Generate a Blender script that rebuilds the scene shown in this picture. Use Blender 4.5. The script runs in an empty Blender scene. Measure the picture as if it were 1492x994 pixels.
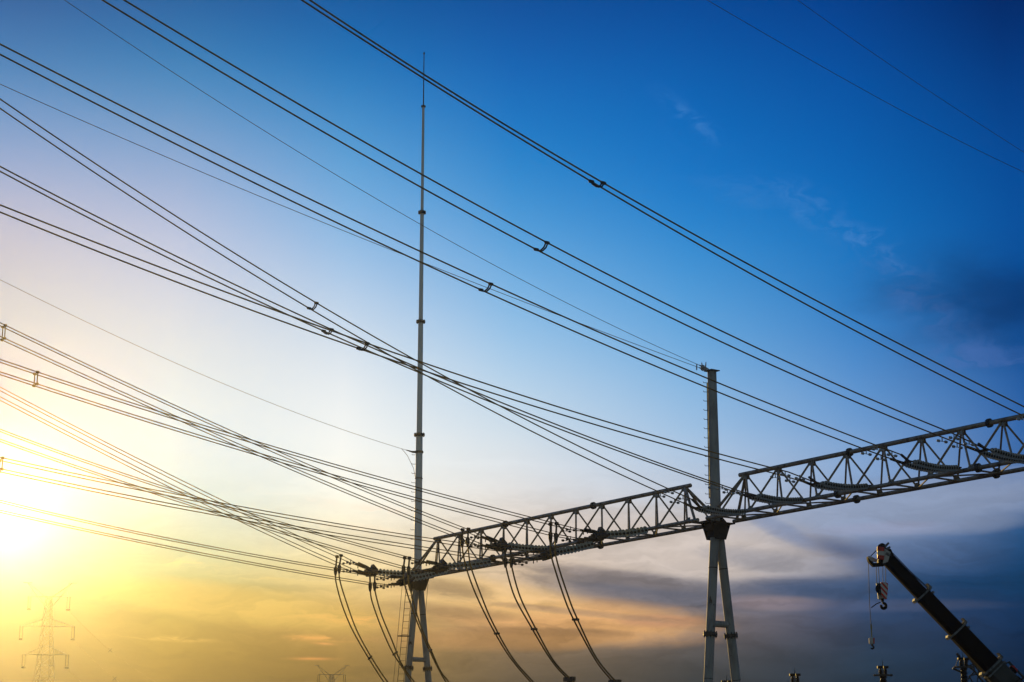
import bpy, bmesh, math, random
import numpy as np
from mathutils import Vector, Matrix

random.seed(7)
scene = bpy.context.scene
COL = scene.collection
R = math.radians

# ------------------------------------------------------------------ camera
FOC = 2724.0                       # focal length in photo pixels (1492 wide)
PITCH = math.atan(0.2507)
EYE = Vector((0, 0, 1.6))
cam_data = bpy.data.cameras.new('camera')
cam_data.sensor_width = 36
cam_data.lens = FOC / 1492 * 36
cam_data.clip_start = 0.1
cam_data.clip_end = 20000
cam = bpy.data.objects.new('camera', cam_data)
COL.objects.link(cam)
cam.location = EYE
cam.rotation_euler = (R(90) + PITCH, 0, 0)
scene.camera = cam
CT, ST = math.cos(PITCH), math.sin(PITCH)


def ray(x, y):
    v = 497 - y
    return Vector((x - 746, FOC * CT - v * ST, FOC * ST + v * CT))


def at(x, y, Y):
    r = ray(x, y)
    return EYE + r * (Y / r.y)


def on_plane(x, y, P, nrm):
    r = ray(x, y)
    return EYE + r * ((P - EYE).dot(nrm) / r.dot(nrm))


# ------------------------------------------------------------------ sky, sun, exposure
SUN_DIR = ray(-4, 742).normalized()
SUN_EL = math.asin(SUN_DIR.z)
SUN_AZ = math.atan2(SUN_DIR.x, SUN_DIR.y)


def lin(c):
    return tuple(((v / 255) / 12.92 if v / 255 <= 0.04045 else ((v / 255 + 0.055) / 1.055) ** 2.4) for v in c)


def azel(x, y):
    r = ray(x, y).normalized()
    return math.atan2(r.x, r.y), math.asin(r.z)


world = bpy.data.worlds.new('World')
scene.world = world
world.use_nodes = True
WT = world.node_tree
WT.nodes.clear()


class NG:
    """small helper round a node tree"""
    def __init__(s, tree):
        s.t = tree

    def n(s, kind, **kw):
        nd = s.t.nodes.new(kind)
        for k, v in kw.items():
            setattr(nd, k, v)
        return nd

    def put(s, sock, v):
        if hasattr(v, 'is_linked') or isinstance(v, bpy.types.NodeSocket):
            s.t.links.new(v, sock)
        else:
            sock.default_value = v

    def m(s, op, a, b=0.0, c=0.0, clamp=False):
        nd = s.n('ShaderNodeMath', operation=op, use_clamp=clamp)
        s.put(nd.inputs[0], a)
        s.put(nd.inputs[1], b)
        s.put(nd.inputs[2], c)
        return nd.outputs[0]

    def mix(s, f, a, b, mode='MIX'):
        nd = s.n('ShaderNodeMix', data_type='RGBA', blend_type=mode)
        s.put(nd.inputs[0], f)
        for sock, v in ((nd.inputs[6], a), (nd.inputs[7], b)):
            if isinstance(v, tuple):
                sock.default_value = (*v[:3], 1)
            else:
                s.put(sock, v)
        return nd.outputs[2]

    def rng(s, v, a, b, c=0.0, d=1.0, smooth=False):
        nd = s.n('ShaderNodeMapRange')
        if smooth:
            nd.interpolation_type = 'SMOOTHSTEP'
        s.put(nd.inputs[0], v)
        for i, q in enumerate((a, b, c, d)):
            nd.inputs[1 + i].default_value = q
        return nd.outputs[0]

    def noise(s, vec, scale, detail=4, rough=0.5, dist=0.0):
        nd = s.n('ShaderNodeTexNoise')
        s.put(nd.inputs['Vector'], vec)
        nd.inputs['Scale'].default_value = scale
        nd.inputs['Detail'].default_value = detail
        nd.inputs['Roughness'].default_value = rough
        nd.inputs['Distortion'].default_value = dist
        return nd.outputs['Fac']

    def xyz(s, a, b, c):
        nd = s.n('ShaderNodeCombineXYZ')
        for i, v in enumerate((a, b, c)):
            s.put(nd.inputs[i], v)
        return nd.outputs[0]


W = NG(WT)
tc = W.n('ShaderNodeTexCoord')
sep = W.n('ShaderNodeSeparateXYZ')
WT.links.new(tc.outputs['Generated'], sep.inputs[0])
dx, dy, dz = sep.outputs
AZ = W.m('ARCTAN2', dx, dy)
EL = W.m('ARCSINE', dz)

# colours of the evening sky: azimuth columns x elevation stops
HAZE_SIGMA, HAZE_G, HAZE_TOP, HAZE_FAR, HAZE_SIDE = 1.95e-4, 0.94, 42.0, 222.0, 230.0
SUN_POWER, SUN_COL = 2.0, (1.0, 0.64, 0.16)


def haze_light(d):
    """sunlight that the even haze in the box sends back along direction d (to leave room for it in the sky's own colour)"""
    c_ = d.dot(SUN_DIR)
    ph = (1 - HAZE_G ** 2) / (4 * math.pi * (1 + HAZE_G ** 2 - 2 * HAZE_G * c_) ** 1.5)
    D = min((HAZE_TOP - 1.6) / max(d.z, 1e-3), HAZE_FAR / max(d.y, 1e-3), HAZE_SIDE / max(abs(d.x), 1e-3))
    return [SUN_POWER * HAZE_SIGMA * ph * D * k_ for k_ in SUN_COL]


SKY_ROWS = [0, 120, 250, 370, 500, 620, 700, 780, 850, 900, 960, 1060]
SKY = {
    0: [(58, 100, 160), (85, 142, 192), (165, 178, 212), (222, 207, 205), (248, 237, 212), (254, 251, 228), (255, 255, 250), (255, 255, 248), (255, 250, 180), (252, 232, 118), (236, 198, 86), (190, 150, 70)],
    250: [(46, 98, 162), (64, 139, 192), (150, 174, 212), (203, 205, 224), (241, 236, 226), (255, 252, 238), (255, 253, 232), (255, 247, 192), (245, 222, 120), (229, 189, 92), (207, 167, 76), (160, 125, 60)],
    500: [(26, 90, 162), (26, 124, 192), (98, 165, 217), (150, 190, 230), (216, 226, 236), (250, 250, 245), (255, 254, 243), (255, 240, 200), (245, 211, 129), (210, 165, 88), (162, 129, 64), (110, 90, 50)],
    750: [(4, 80, 156), (0, 105, 186), (38, 135, 206), (95, 165, 221), (154, 198, 234), (209, 224, 235), (230, 232, 234), (230, 212, 193), (212, 180, 140), (185, 148, 105), (112, 96, 72), (80, 72, 58)],
    1000: [(0, 74, 152), (0, 98, 178), (0, 116, 196), (52, 142, 211), (106, 170, 222), (160, 195, 228), (190, 205, 225), (198, 190, 188), (155, 146, 145), (132, 116, 110), (70, 72, 70), (50, 52, 52)],
    1250: [(0, 64, 142), (0, 84, 164), (0, 100, 180), (22, 118, 192), (62, 133, 202), (112, 158, 210), (146, 172, 208), (122, 138, 170), (58, 82, 120), (56, 70, 98), (42, 58, 74), (32, 44, 56)],
    1492: [(0, 42, 104), (0, 62, 134), (0, 78, 154), (0, 84, 160), (10, 80, 150), (52, 104, 172), (62, 104, 160), (22, 78, 128), (0, 54, 96), (0, 46, 84), (4, 38, 66), (6, 30, 52)],
}
EL_MAX = 0.60
elf = W.m('DIVIDE', EL, EL_MAX, clamp=True)
sky_col, prev = None, None
for sx in sorted(SKY):
    rp = W.n('ShaderNodeValToRGB')
    WT.links.new(elf, rp.inputs[0])
    cr = rp.color_ramp
    cr.interpolation = 'B_SPLINE'
    stops = []
    for sy, c in zip(SKY_ROWS, SKY[sx]):
        hl = haze_light(ray(sx, sy).normalized())
        stops.append((azel(sx, sy)[1] / EL_MAX, tuple(max(v - h_, 0.0) for v, h_ in zip(lin(c), hl))))
    stops.sort()
    top = tuple(v * 0.55 for v in stops[-1][1])
    stops.append((0.85, top))
    while len(cr.elements) < len(stops):
        cr.elements.new(0.5)
    for e, (p, c) in zip(cr.elements, stops):
        e.position = p
    for i, (p, c) in enumerate(stops):
        cr.elements[i].position = p
        cr.elements[i].color = (*c, 1)
    a = azel(sx, 560)[0]
    if sky_col is None:
        sky_col = rp.outputs[0]
    else:
        sky_col = W.mix(W.rng(AZ, prev, a), sky_col, rp.outputs[0])
    prev = a

# clouds: long streaks low over the horizon, and a few banks of their own
warp_vec = W.xyz(W.m('MULTIPLY', AZ, 6.0), W.m('MULTIPLY', EL, 16.0), 0.0)
wn1 = W.noise(warp_vec, 1.6, 4, 0.55)
warp_vec2 = W.xyz(W.m('ADD', W.m('MULTIPLY', AZ, 6.0), 31.0), W.m('MULTIPLY', EL, 16.0), 5.0)
wn2 = W.noise(warp_vec2, 1.9, 5, 0.6)
AZW = W.m('ADD', AZ, W.m('MULTIPLY', W.m('SUBTRACT', wn1, 0.5), 0.16))
ELW = W.m('ADD', EL, W.m('MULTIPLY', W.m('SUBTRACT', wn2, 0.5), 0.05))
streak = W.noise(W.xyz(W.m('MULTIPLY', AZW, 9.0), W.m('MULTIPLY', ELW, 60.0), 3.0), 1.0, 7, 0.58, 0.4)
streak2 = W.noise(W.xyz(W.m('MULTIPLY', AZW, 16.0), W.m('MULTIPLY', ELW, 120.0), 9.0), 1.0, 6, 0.6, 0.3)


mottle = W.noise(W.xyz(W.m('MULTIPLY', AZW, 46.0), W.m('MULTIPLY', ELW, 60.0), 17.0), 1.0, 8, 0.66, 0.6)


def blob(x, y, sx, sy, slope, col, strength, noise=None, still=False, rag=None):
    """one cloud bank on the sky: an ellipse, soft and broken by noise, or (rag) with a ragged, streaky edge"""
    global sky_col
    a0, e0 = azel(x, y)
    small = sx < 65 or still
    u = W.m('SUBTRACT', AZ if small else AZW, a0)
    v = W.m('SUBTRACT', W.m('SUBTRACT', EL if small else ELW, e0), W.m('MULTIPLY', u, -slope))
    d = W.m('ADD', W.m('POWER', W.m('ABSOLUTE', W.m('DIVIDE', u, sx / FOC)), 2.0),
            W.m('POWER', W.m('ABSOLUTE', W.m('DIVIDE', v, sy / FOC)), 2.0))
    if rag is None:
        g = W.m('EXPONENT', W.m('MULTIPLY', d, -1.0))
        if noise is not None:
            g = W.m('MULTIPLY', g, W.rng(noise, 0.42, 0.62, 0.0, 1.0, True))
    else:
        d = W.m('ADD', d, W.m('MULTIPLY', W.m('SUBTRACT', W.m('ADD', W.m('MULTIPLY', noise, 0.7), W.m('MULTIPLY', mottle, 0.3)), 0.5), rag * 1.35))
        g = W.rng(d, 1.75, -0.15, 0.0, 1.0, True)
    sky_col = W.mix(W.m('MULTIPLY', g, strength, clamp=True), sky_col, lin(col))


BLOBS = [
    # x, y, half width, half height, slope, colour, strength, broken by, unwarped, ragged edge
    (1195, 330, 140, 30, 0.60, (92, 145, 210), 0.34, mottle, False, None),
    (1005, 170, 40, 13, 0.75, (84, 146, 210), 0.38, mottle, True, None),
    (1340, 440, 70, 34, 0.70, (92, 122, 188), 0.40, mottle, True, None),
    (1510, 446, 190, 58, 0.14, (0, 50, 106), 0.80, None, False, None),
    (1430, 512, 90, 18, 0.10, (74, 110, 176), 0.5, mottle, False, None),
    # pale veils under the beam
    (1350, 735, 260, 40, -0.10, (150, 163, 190), 0.75, streak, True, 1.5),
    (1000, 800, 240, 52, 0.10, (206, 192, 182), 0.80, streak, True, 1.2),
    (1130, 820, 110, 17, 0.16, (152, 150, 158), 0.85, streak2, True, 1.3),
    # slate and deep blue banks
    (1430, 850, 180, 40, -0.08, (4, 56, 96), 0.85, None, False, None),
    (1225, 800, 60, 16, 0.25, (50, 76, 118), 0.7, None, False, None),
    (1190, 856, 140, 17, 0.02, (50, 74, 108), 0.92, streak, True, 1.5),
    (955, 862, 175, 24, 0.10, (94, 99, 116), 0.92, streak, True, 1.6),
    (1125, 879, 80, 11, 0.03, (140, 126, 132), 0.80, streak2, True, 1.2),
    (1290, 882, 150, 9, 0.02, (72, 84, 114), 0.60, streak2, True, 1.6),
    (1130, 768, 50, 14, 0.5, (104, 130, 174), 0.5, streak2, True, 1.8),
    (1300, 770, 100, 10, 0.0, (150, 156, 184), 0.6, streak2, True, 2.0),
    (1420, 766, 70, 12, -0.05, (124, 138, 166), 0.6, streak2, True, 1.2),
    # lit streaks
    (840, 905, 185, 32, 0.06, (228, 172, 112), 0.92, streak, True, 1.5),
    (960, 905, 60, 9, 0.02, (206, 152, 116), 0.75, streak2, True, 1.3),
    (700, 868, 140, 24, 0.10, (230, 188, 122), 0.70, streak, True, 1.8),
    (880, 838, 130, 12, 0.14, (128, 120, 122), 0.75, streak, True, 1.8),
    (850, 893, 130, 5, 0.10, (168, 136, 108), 0.70, streak2, True, 2.0),
    (800, 921, 140, 6, 0.03, (156, 122, 90), 0.70, streak2, True, 2.0),
    (730, 932, 170, 16, 0.0, (174, 130, 82), 0.75, streak, True, 1.8),
    (650, 858, 70, 14, 0.10, (144, 120, 92), 0.75, streak2, True, 2.0),
    (660, 890, 90, 9, 0.10, (156, 124, 86), 0.70, streak, True, 2.0),
    (540, 905, 80, 8, 0.08, (226, 164, 88), 0.70, streak2, True, None),
    (470, 930, 60, 4, 0.02, (238, 170, 88), 0.60, streak2, True, None),
    (455, 960, 26, 2.0, 0.0, (240, 158, 84), 0.55, None, True, None),
    (472, 938, 13, 1.8, 0.05, (240, 166, 92), 0.5, None, True, None),
    (330, 880, 230, 26, 0.12, (224, 184, 90), 0.55, streak, True, 1.6),
    (270, 932, 60, 3, 0.03, (228, 182, 94), 0.4, streak2, True, None),
    (330, 830, 100, 7, 0.12, (236, 208, 124), 0.55, streak2, True, None),
    (520, 770, 140, 9, 0.12, (248, 222, 190), 0.55, streak2, True, None),
    (560, 745, 120, 6, 0.12, (240, 216, 196), 0.5, streak2, True, None),
]
for bx_, by_, bsx, bsy, bsl, bcol, bst, bn, bs_, br_ in BLOBS:
    blob(bx_, by_, bsx, bsy, bsl, bcol, bst, noise=bn, still=bs_, rag=br_)

# fine streaks over the lower sky
low = W.m('MULTIPLY', W.rng(EL, 0.05, 0.09, 0.3, 1.0, True), W.rng(EL, 0.20, 0.10, 0.0, 1.0, True))
amp = W.m('MULTIPLY', low, W.rng(AZ, -0.28, -0.02, 0.25, 1.0))
k = W.m('MULTIPLY', W.m('SUBTRACT', streak, 0.5), W.m('MULTIPLY', amp, 1.25))
k2 = W.m('MULTIPLY', W.m('SUBTRACT', streak2, 0.5), W.m('MULTIPLY', amp, 0.8))
kk = W.m('ADD', 1.0, W.m('ADD', k, k2))
sc_ = W.n('ShaderNodeVectorMath', operation='SCALE')
WT.links.new(sky_col, sc_.inputs[0])
WT.links.new(kk, sc_.inputs['Scale'])
sky_col = sc_.outputs[0]
# the blaze round the sun
sdot = W.n('ShaderNodeVectorMath', operation='DOT_PRODUCT')
WT.links.new(tc.outputs['Generated'], sdot.inputs[0])
sdot.inputs[1].default_value = SUN_DIR
ang = W.m('ARCCOSINE', W.m('MINIMUM', sdot.outputs['Value'], 1.0))
g1 = W.m('EXPONENT', W.m('MULTIPLY', W.m('POWER', W.m('DIVIDE', ang, 0.028), 2.0), -1.0))
g2 = W.m('EXPONENT', W.m('MULTIPLY', W.m('DIVIDE', ang, 0.075), -1.0))
glow = W.m('ADD', W.m('MULTIPLY', g1, 0.45), W.m('MULTIPLY', g2, 0.22))
gl = W.n('ShaderNodeVectorMath', operation='SCALE')
gl.inputs[0].default_value = (1.0, 0.93, 0.72)
WT.links.new(glow, gl.inputs['Scale'])
ad = W.n('ShaderNodeVectorMath', operation='ADD')
WT.links.new(sky_col, ad.inputs[0])
WT.links.new(gl.outputs[0], ad.inputs[1])
sky_col = ad.outputs[0]

nish = W.n('ShaderNodeTexSky')
nish.sky_type = 'NISHITA'
nish.sun_disc = False
nish.sun_elevation = SUN_EL
nish.sun_rotation = SUN_AZ % (2 * math.pi)
nish.air_density = 1.0
nish.dust_density = 2.0
nish.ozone_density = 1.6
bg_day = W.n('ShaderNodeBackground')
WT.links.new(nish.outputs[0], bg_day.inputs['Color'])
bg_day.inputs['Strength'].default_value = 0.08
bg_eve = W.n('ShaderNodeBackground')
WT.links.new(sky_col, bg_eve.inputs['Color'])
bg_eve.inputs['Strength'].default_value = 1.0
front = W.rng(W.m('ABSOLUTE', AZ), 0.9, 1.9, 1.0, 0.0, True)
msh = W.n('ShaderNodeMixShader')
WT.links.new(front, msh.inputs[0])
WT.links.new(bg_day.outputs[0], msh.inputs[1])
WT.links.new(bg_eve.outputs[0], msh.inputs[2])
wout = W.n('ShaderNodeOutputWorld')
WT.links.new(msh.outputs[0], wout.inputs['Surface'])

sun_data = bpy.data.lights.new('sun', 'SUN')
sun_data.energy = SUN_POWER
sun_data.angle = R(0.5)
sun_data.color = SUN_COL
sun = bpy.data.objects.new('sun', sun_data)
COL.objects.link(sun)
sun.rotation_euler = SUN_DIR.to_track_quat('Z', 'Y').to_euler()

vs = scene.view_settings
vs.view_transform = 'Standard'
vs.look = 'None'
vs.exposure = 0.0
vs.gamma = 1.0
vs.use_curve_mapping = False
scene.cycles.volume_bounces = 0
scene.cycles.max_bounces = 6


# ------------------------------------------------------------------ materials
def mat(name, col, rough=0.6, metal=0.0, col2=None, scale=3.0, lo=0.45, hi=0.65, detail=5, stretch=None, bump=0.0, spec=None):
    m_ = bpy.data.materials.new(name)
    m_.use_nodes = True
    t = m_.node_tree
    G = NG(t)
    b = t.nodes['Principled BSDF']
    b.inputs['Roughness'].default_value = rough
    b.inputs['Metallic'].default_value = metal
    if spec is not None:
        b.inputs['Specular IOR Level'].default_value = spec
    b.inputs['Base Color'].default_value = (*col, 1)
    if col2 is not None:
        c = G.n('ShaderNodeTexCoord')
        vec = c.outputs['Object']
        if stretch:
            mp = G.n('ShaderNodeMapping')
            mp.inputs['Scale'].default_value = stretch
            t.links.new(vec, mp.inputs[0])
            vec = mp.outputs[0]
        nz = G.noise(vec, scale, detail, 0.6)
        t.links.new(G.mix(G.rng(nz, lo, hi, 0, 1, True), col, col2), b.inputs['Base Color'])
        t.links.new(G.rng(nz, 0.3, 0.7, max(rough - 0.1, 0.05), min(rough + 0.12, 1.0)), b.inputs['Roughness'])
        if bump:
            bp = G.n('ShaderNodeBump')
            bp.inputs['Strength'].default_value = bump
            bp.inputs['Distance'].default_value = 0.02
            t.links.new(nz, bp.inputs['Height'])
            t.links.new(bp.outputs[0], b.inputs['Normal'])
    return m_


M = {}
M['galvanised'] = mat('galvanised_column_steel', (0.37, 0.38, 0.36), 0.6, 0.0, (0.23, 0.23, 0.215), 2.2, 0.4, 0.7, 6, (1, 1, 0.35), 0.1, 0.3)
# peeling dark streaks over the column paint
gt = M['galvanised'].node_tree
GG = NG(gt)
gb = gt.nodes['Principled BSDF']
base_link = gb.inputs['Base Color'].links[0].from_socket
gc = GG.n('ShaderNodeTexCoord')
gm = GG.n('ShaderNodeMapping')
gm.inputs['Scale'].default_value = (2.0, 2.0, 0.55)
gt.links.new(gc.outputs['Object'], gm.inputs[0])
gn = GG.noise(gm.outputs[0], 1.7, 7, 0.62, 1.2)
gt.links.new(GG.mix(GG.rng(gn, 0.63, 0.67, 0, 1), base_link, (0.06, 0.05, 0.04)), gb.inputs['Base Color'])
M['mast'] = mat('sunlit_galvanised_mast_steel', (0.80, 0.80, 0.74), 0.5, 0.0, (0.64, 0.64, 0.59), 1.6, 0.45, 0.75, 6, (1, 1, 0.3), 0.1, 0.3)  # same galvanised steel as the columns, lightened: sunlit look put into the colour
M['head'] = mat('shaded_head_steel', (0.035, 0.03, 0.024), 0.6, 0.0, (0.02, 0.018, 0.015), 5.0, spec=0.2)  # head plates and stiffeners darkened: their shade is put into the colour
M['truss'] = mat('weathered_truss_steel', (0.34, 0.29, 0.21), 0.42, 0.15, (0.12, 0.085, 0.055), 4.0, 0.4, 0.7, 5)
M['fitting'] = mat('dark_steel_fittings', (0.07, 0.062, 0.05), 0.55, 0.2, (0.035, 0.03, 0.026), 9.0)
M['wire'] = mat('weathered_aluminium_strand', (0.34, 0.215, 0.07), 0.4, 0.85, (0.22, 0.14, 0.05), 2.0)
M['porcelain'] = mat('glazed_insulator_shells', (0.62, 0.66, 0.57), 0.25, 0.0, (0.46, 0.50, 0.42), 6.0)
M['bright_clip'] = mat('bright_cast_aluminium', (0.42, 0.44, 0.43), 0.5, 0.1, (0.28, 0.29, 0.28), 8.0)
M['far_steel'] = mat('far_tower_steel', (0.30, 0.29, 0.27), 0.6, 0.2, (0.22, 0.21, 0.2), 0.6)
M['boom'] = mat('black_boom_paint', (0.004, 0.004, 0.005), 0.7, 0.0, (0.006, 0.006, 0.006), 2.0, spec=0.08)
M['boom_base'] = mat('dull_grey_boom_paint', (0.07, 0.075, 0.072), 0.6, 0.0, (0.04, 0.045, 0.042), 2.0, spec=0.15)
M['collar'] = mat('pale_collar_paint', (0.20, 0.215, 0.22), 0.6, 0.0, (0.10, 0.11, 0.11), 6.0, spec=0.2)
M['crane_white'] = mat('crane_white_paint', (0.55, 0.54, 0.50), 0.5, 0.0, (0.38, 0.36, 0.32), 6.0)
M['crane_red'] = mat('crane_red_paint', (0.55, 0.04, 0.02), 0.5, 0.0, (0.40, 0.03, 0.02), 6.0)
M['crane_yellow'] = mat('hook_yellow_paint', (0.40, 0.30, 0.08), 0.5, 0.0, (0.24, 0.17, 0.06), 8.0)
M['black'] = mat('black_iron', (0.008, 0.008, 0.008), 0.6, 0.0, (0.014, 0.013, 0.012), 6.0, spec=0.12)
M['grey_sheds'] = mat('grey_shed_rubber', (0.62, 0.64, 0.58), 0.28, 0.0, (0.46, 0.48, 0.43), 6.0)
M['dark_porcelain'] = mat('dark_brown_porcelain', (0.014, 0.011, 0.010), 0.5, 0.0, (0.02, 0.015, 0.012), 6.0, spec=0.15)
M['rubber'] = mat('tyre_rubber', (0.02, 0.02, 0.02), 0.85, 0.0, (0.03, 0.03, 0.03), 8.0)
M['glass'] = mat('cab_glass', (0.03, 0.04, 0.05), 0.08, 0.0)
M['ground'] = mat('gravel_ground', (0.14, 0.12, 0.10), 0.95, 0.0, (0.09, 0.085, 0.07), 0.7, 0.4, 0.65, 9, None, 0.3)


# stripes that belong to the hook block's paint
def stripes(name, a, b, freq):
    m_ = bpy.data.materials.new(name)
    m_.use_nodes = True
    t = m_.node_tree
    G = NG(t)
    bs = t.nodes['Principled BSDF']
    bs.inputs['Roughness'].default_value = 0.5
    c = G.n('ShaderNodeTexCoord')
    s_ = G.n('ShaderNodeSeparateXYZ')
    t.links.new(c.outputs['Object'], s_.inputs[0])
    d = G.m('ADD', G.m('MULTIPLY', s_.outputs[0], 1.15), s_.outputs[2])
    w = G.m('FRACT', G.m('MULTIPLY', d, freq))
    t.links.new(G.mix(G.m('GREATER_THAN', w, 0.5), a, b), bs.inputs['Base Color'])
    return m_


M['stripes'] = stripes('red_white_warning_stripes', (0.62, 0.60, 0.56), (0.58, 0.035, 0.02), 4.6)


# ------------------------------------------------------------------ mesh helpers
def frame_of(d):
    d = d.normalized()
    u = Vector((0, 0, 1)).cross(d)
    if u.length < 1e-4:
        u = Vector((1, 0, 0))
    u.normalize()
    return u, d.cross(u).normalized()


class MB:
    def __init__(s):
        s.v, s.f, s.sm = [], [], []

    def tube(s, pts, rad, seg=10, caps=True, smooth=True):
        pts = [Vector(p) for p in pts]
        n = len(pts)
        if not isinstance(rad, (list, tuple)):
            rad = [rad] * n
        b = len(s.v)
        u0 = None
        for i, p in enumerate(pts):
            d = (pts[min(i + 1, n - 1)] - pts[max(i - 1, 0)])
            if u0 is None:
                u, w = frame_of(d)
            else:
                dn = d.normalized()
                u = u0 - dn * u0.dot(dn)
                if u.length < 1e-5:
                    u, _ = frame_of(d)
                u.normalize()
                w = dn.cross(u)
            u0 = u
            for k_ in range(seg):
                a_ = 2 * math.pi * k_ / seg
                s.v.append(p + (u * math.cos(a_) + w * math.sin(a_)) * rad[i])
        for i in range(n - 1):
            for k_ in range(seg):
                k1 = (k_ + 1) % seg
                s.f.append((b + i * seg + k_, b + i * seg + k1, b + (i + 1) * seg + k1, b + (i + 1) * seg + k_))
                s.sm.append(smooth)
        if caps:
            s.f.append(tuple(b + k_ for k_ in reversed(range(seg))))
            s.f.append(tuple(b + (n - 1) * seg + k_ for k_ in range(seg)))
            s.sm += [False, False]
        return s

    def rod(s, a, b, r0, r1=None, seg=10):
        return s.tube([a, b], [r0, r0 if r1 is None else r1], seg)

    def lathe(s, org, axis, prof, seg=14, smooth=True):
        """prof: (distance along axis, radius)"""
        org, axis = Vector(org), Vector(axis).normalized()
        u, w = frame_of(axis)
        b = len(s.v)
        for h, r in prof:
            for k_ in range(seg):
                a_ = 2 * math.pi * k_ / seg
                s.v.append(org + axis * h + (u * math.cos(a_) + w * math.sin(a_)) * max(r, 1e-4))
        for i in range(len(prof) - 1):
            for k_ in range(seg):
                k1 = (k_ + 1) % seg
                s.f.append((b + i * seg + k_, b + i * seg + k1, b + (i + 1) * seg + k1, b + (i + 1) * seg + k_))
                s.sm.append(smooth)
        s.f.append(tuple(b + k_ for k_ in reversed(range(seg))))
        s.f.append(tuple(b + (len(prof) - 1) * seg + k_ for k_ in range(seg)))
        s.sm += [False, False]
        return s

    def box(s, c, ax, half):
        c = Vector(c)
        ax = [Vector(a_).normalized() for a_ in ax]
        b = len(s.v)
        for i in (-1, 1):
            for j in (-1, 1):
                for k_ in (-1, 1):
                    s.v.append(c + ax[0] * half[0] * i + ax[1] * half[1] * j + ax[2] * half[2] * k_)
        for q in ((0, 1, 3, 2), (4, 6, 7, 5), (0, 4, 5, 1), (2, 3, 7, 6), (0, 2, 6, 4), (1, 5, 7, 3)):
            s.f.append(tuple(b + i for i in q))
            s.sm.append(False)
        return s

    def prism(s, poly, off):
        """poly: 3-D outline, off: thickness vector"""
        poly = [Vector(p) for p in poly]
        off = Vector(off)
        b, n = len(s.v), len(poly)
        s.v += [p - off * 0.5 for p in poly] + [p + off * 0.5 for p in poly]
        s.f.append(tuple(b + i for i in reversed(range(n))))
        s.f.append(tuple(b + n + i for i in range(n)))
        s.sm += [False, False]
        for i in range(n):
            j = (i + 1) % n
            s.f.append((b + i, b + j, b + n + j, b + n + i))
            s.sm.append(False)
        return s

    def build(s, name, material, parent=None, org=None):
        o_ = Vector(org) if org is not None else Vector((0, 0, 0))
        me = bpy.data.meshes.new(name)
        me.from_pydata([tuple(p - o_) for p in s.v], [], s.f)
        me.polygons.foreach_set('use_smooth', s.sm)
        bm = bmesh.new()
        bm.from_mesh(me)
        bmesh.ops.recalc_face_normals(bm, faces=bm.faces)
        bm.to_mesh(me)
        bm.free()
        me.set_sharp_from_angle(angle=R(42))
        me.materials.append(material)
        ob = bpy.data.objects.new(name, me)
        COL.objects.link(ob)
        if parent is not None:
            ob.parent = parent
            pw = parent['_w'] if '_w' in parent else (0, 0, 0)
            ob.location = o_ - Vector(pw)
            ob['_w'] = tuple(o_)
        else:
            ob.location = o_
            ob['_w'] = tuple(o_)
        return ob


def tag(o, label=None, cat=None, group=None, kind=None):
    for k_, v in (('label', label), ('category', cat), ('group', group), ('kind', kind)):
        if v:
            o[k_] = v
    return o


def thing(name, loc, label, cat, group=None):
    o = bpy.data.objects.new(name, None)
    COL.objects.link(o)
    o.location = loc
    o['_w'] = tuple(loc)
    return tag(o, label, cat, group, 'thing')


def ring_flange(mb, p, axis, r, th, bolts=8, rb=None):
    """bolted ring flange: two discs and bolt heads"""
    axis = Vector(axis).normalized()
    p = Vector(p)
    mb.lathe(p - axis * th, axis, [(0, r * 0.7), (0, r), (th * 0.9, r), (th * 0.9, r * 0.94), (th * 1.1, r * 0.94), (th * 1.1, r), (2 * th, r), (2 * th, r * 0.7)], 20)
    u, w = frame_of(axis)
    for i in range(bolts):
        a_ = 2 * math.pi * i / bolts
        q = p + (u * math.cos(a_) + w * math.sin(a_)) * r * 0.86
        mb.rod(q - axis * th * 1.9, q + axis * th * 1.9, r * 0.07, seg=6)


# ------------------------------------------------------------------ ground
g = MB()
g.v = [Vector((-225, -60, 0)), Vector((225, -60, 0)), Vector((225, 218, 0)), Vector((-225, 218, 0))]
g.f = [(0, 1, 2, 3)]
g.sm = [False]
tag(g.build('ground', M['ground']), kind='structure')

hz = MB()
hz.box((0, (HAZE_FAR - 70) / 2, (HAZE_TOP - 1) / 2), ((1, 0, 0), (0, 1, 0), (0, 0, 1)), (HAZE_SIDE, (HAZE_FAR + 70) / 2, (HAZE_TOP + 1) / 2))
hm = bpy.data.materials.new('evening_haze')
hm.use_nodes = True
hm.node_tree.nodes.clear()
pv = hm.node_tree.nodes.new('ShaderNodeVolumePrincipled')
pv.inputs['Color'].default_value = (0.97, 0.97, 0.97, 1)
pv.inputs['Density'].default_value = HAZE_SIGMA
pv.inputs['Anisotropy'].default_value = HAZE_G
ho = hm.node_tree.nodes.new('ShaderNodeOutputMaterial')
hm.node_tree.links.new(pv.outputs[0], ho.inputs['Volume'])
tag(hz.build('haze', hm), kind='stuff')

# ------------------------------------------------------------------ gantry layout
GA, CX, CZ, WB, HB = 0.620, 8.265, 11.33 + 1.6, 1.443, 1.648
T = Vector((-math.sin(GA), math.cos(GA), 0))     # along the beams, left and away
N = Vector((math.cos(GA), math.sin(GA), 0))      # across the beams, right and away
UP = Vector((0, 0, 1))
C0 = Vector((CX, 75, CZ))


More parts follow.
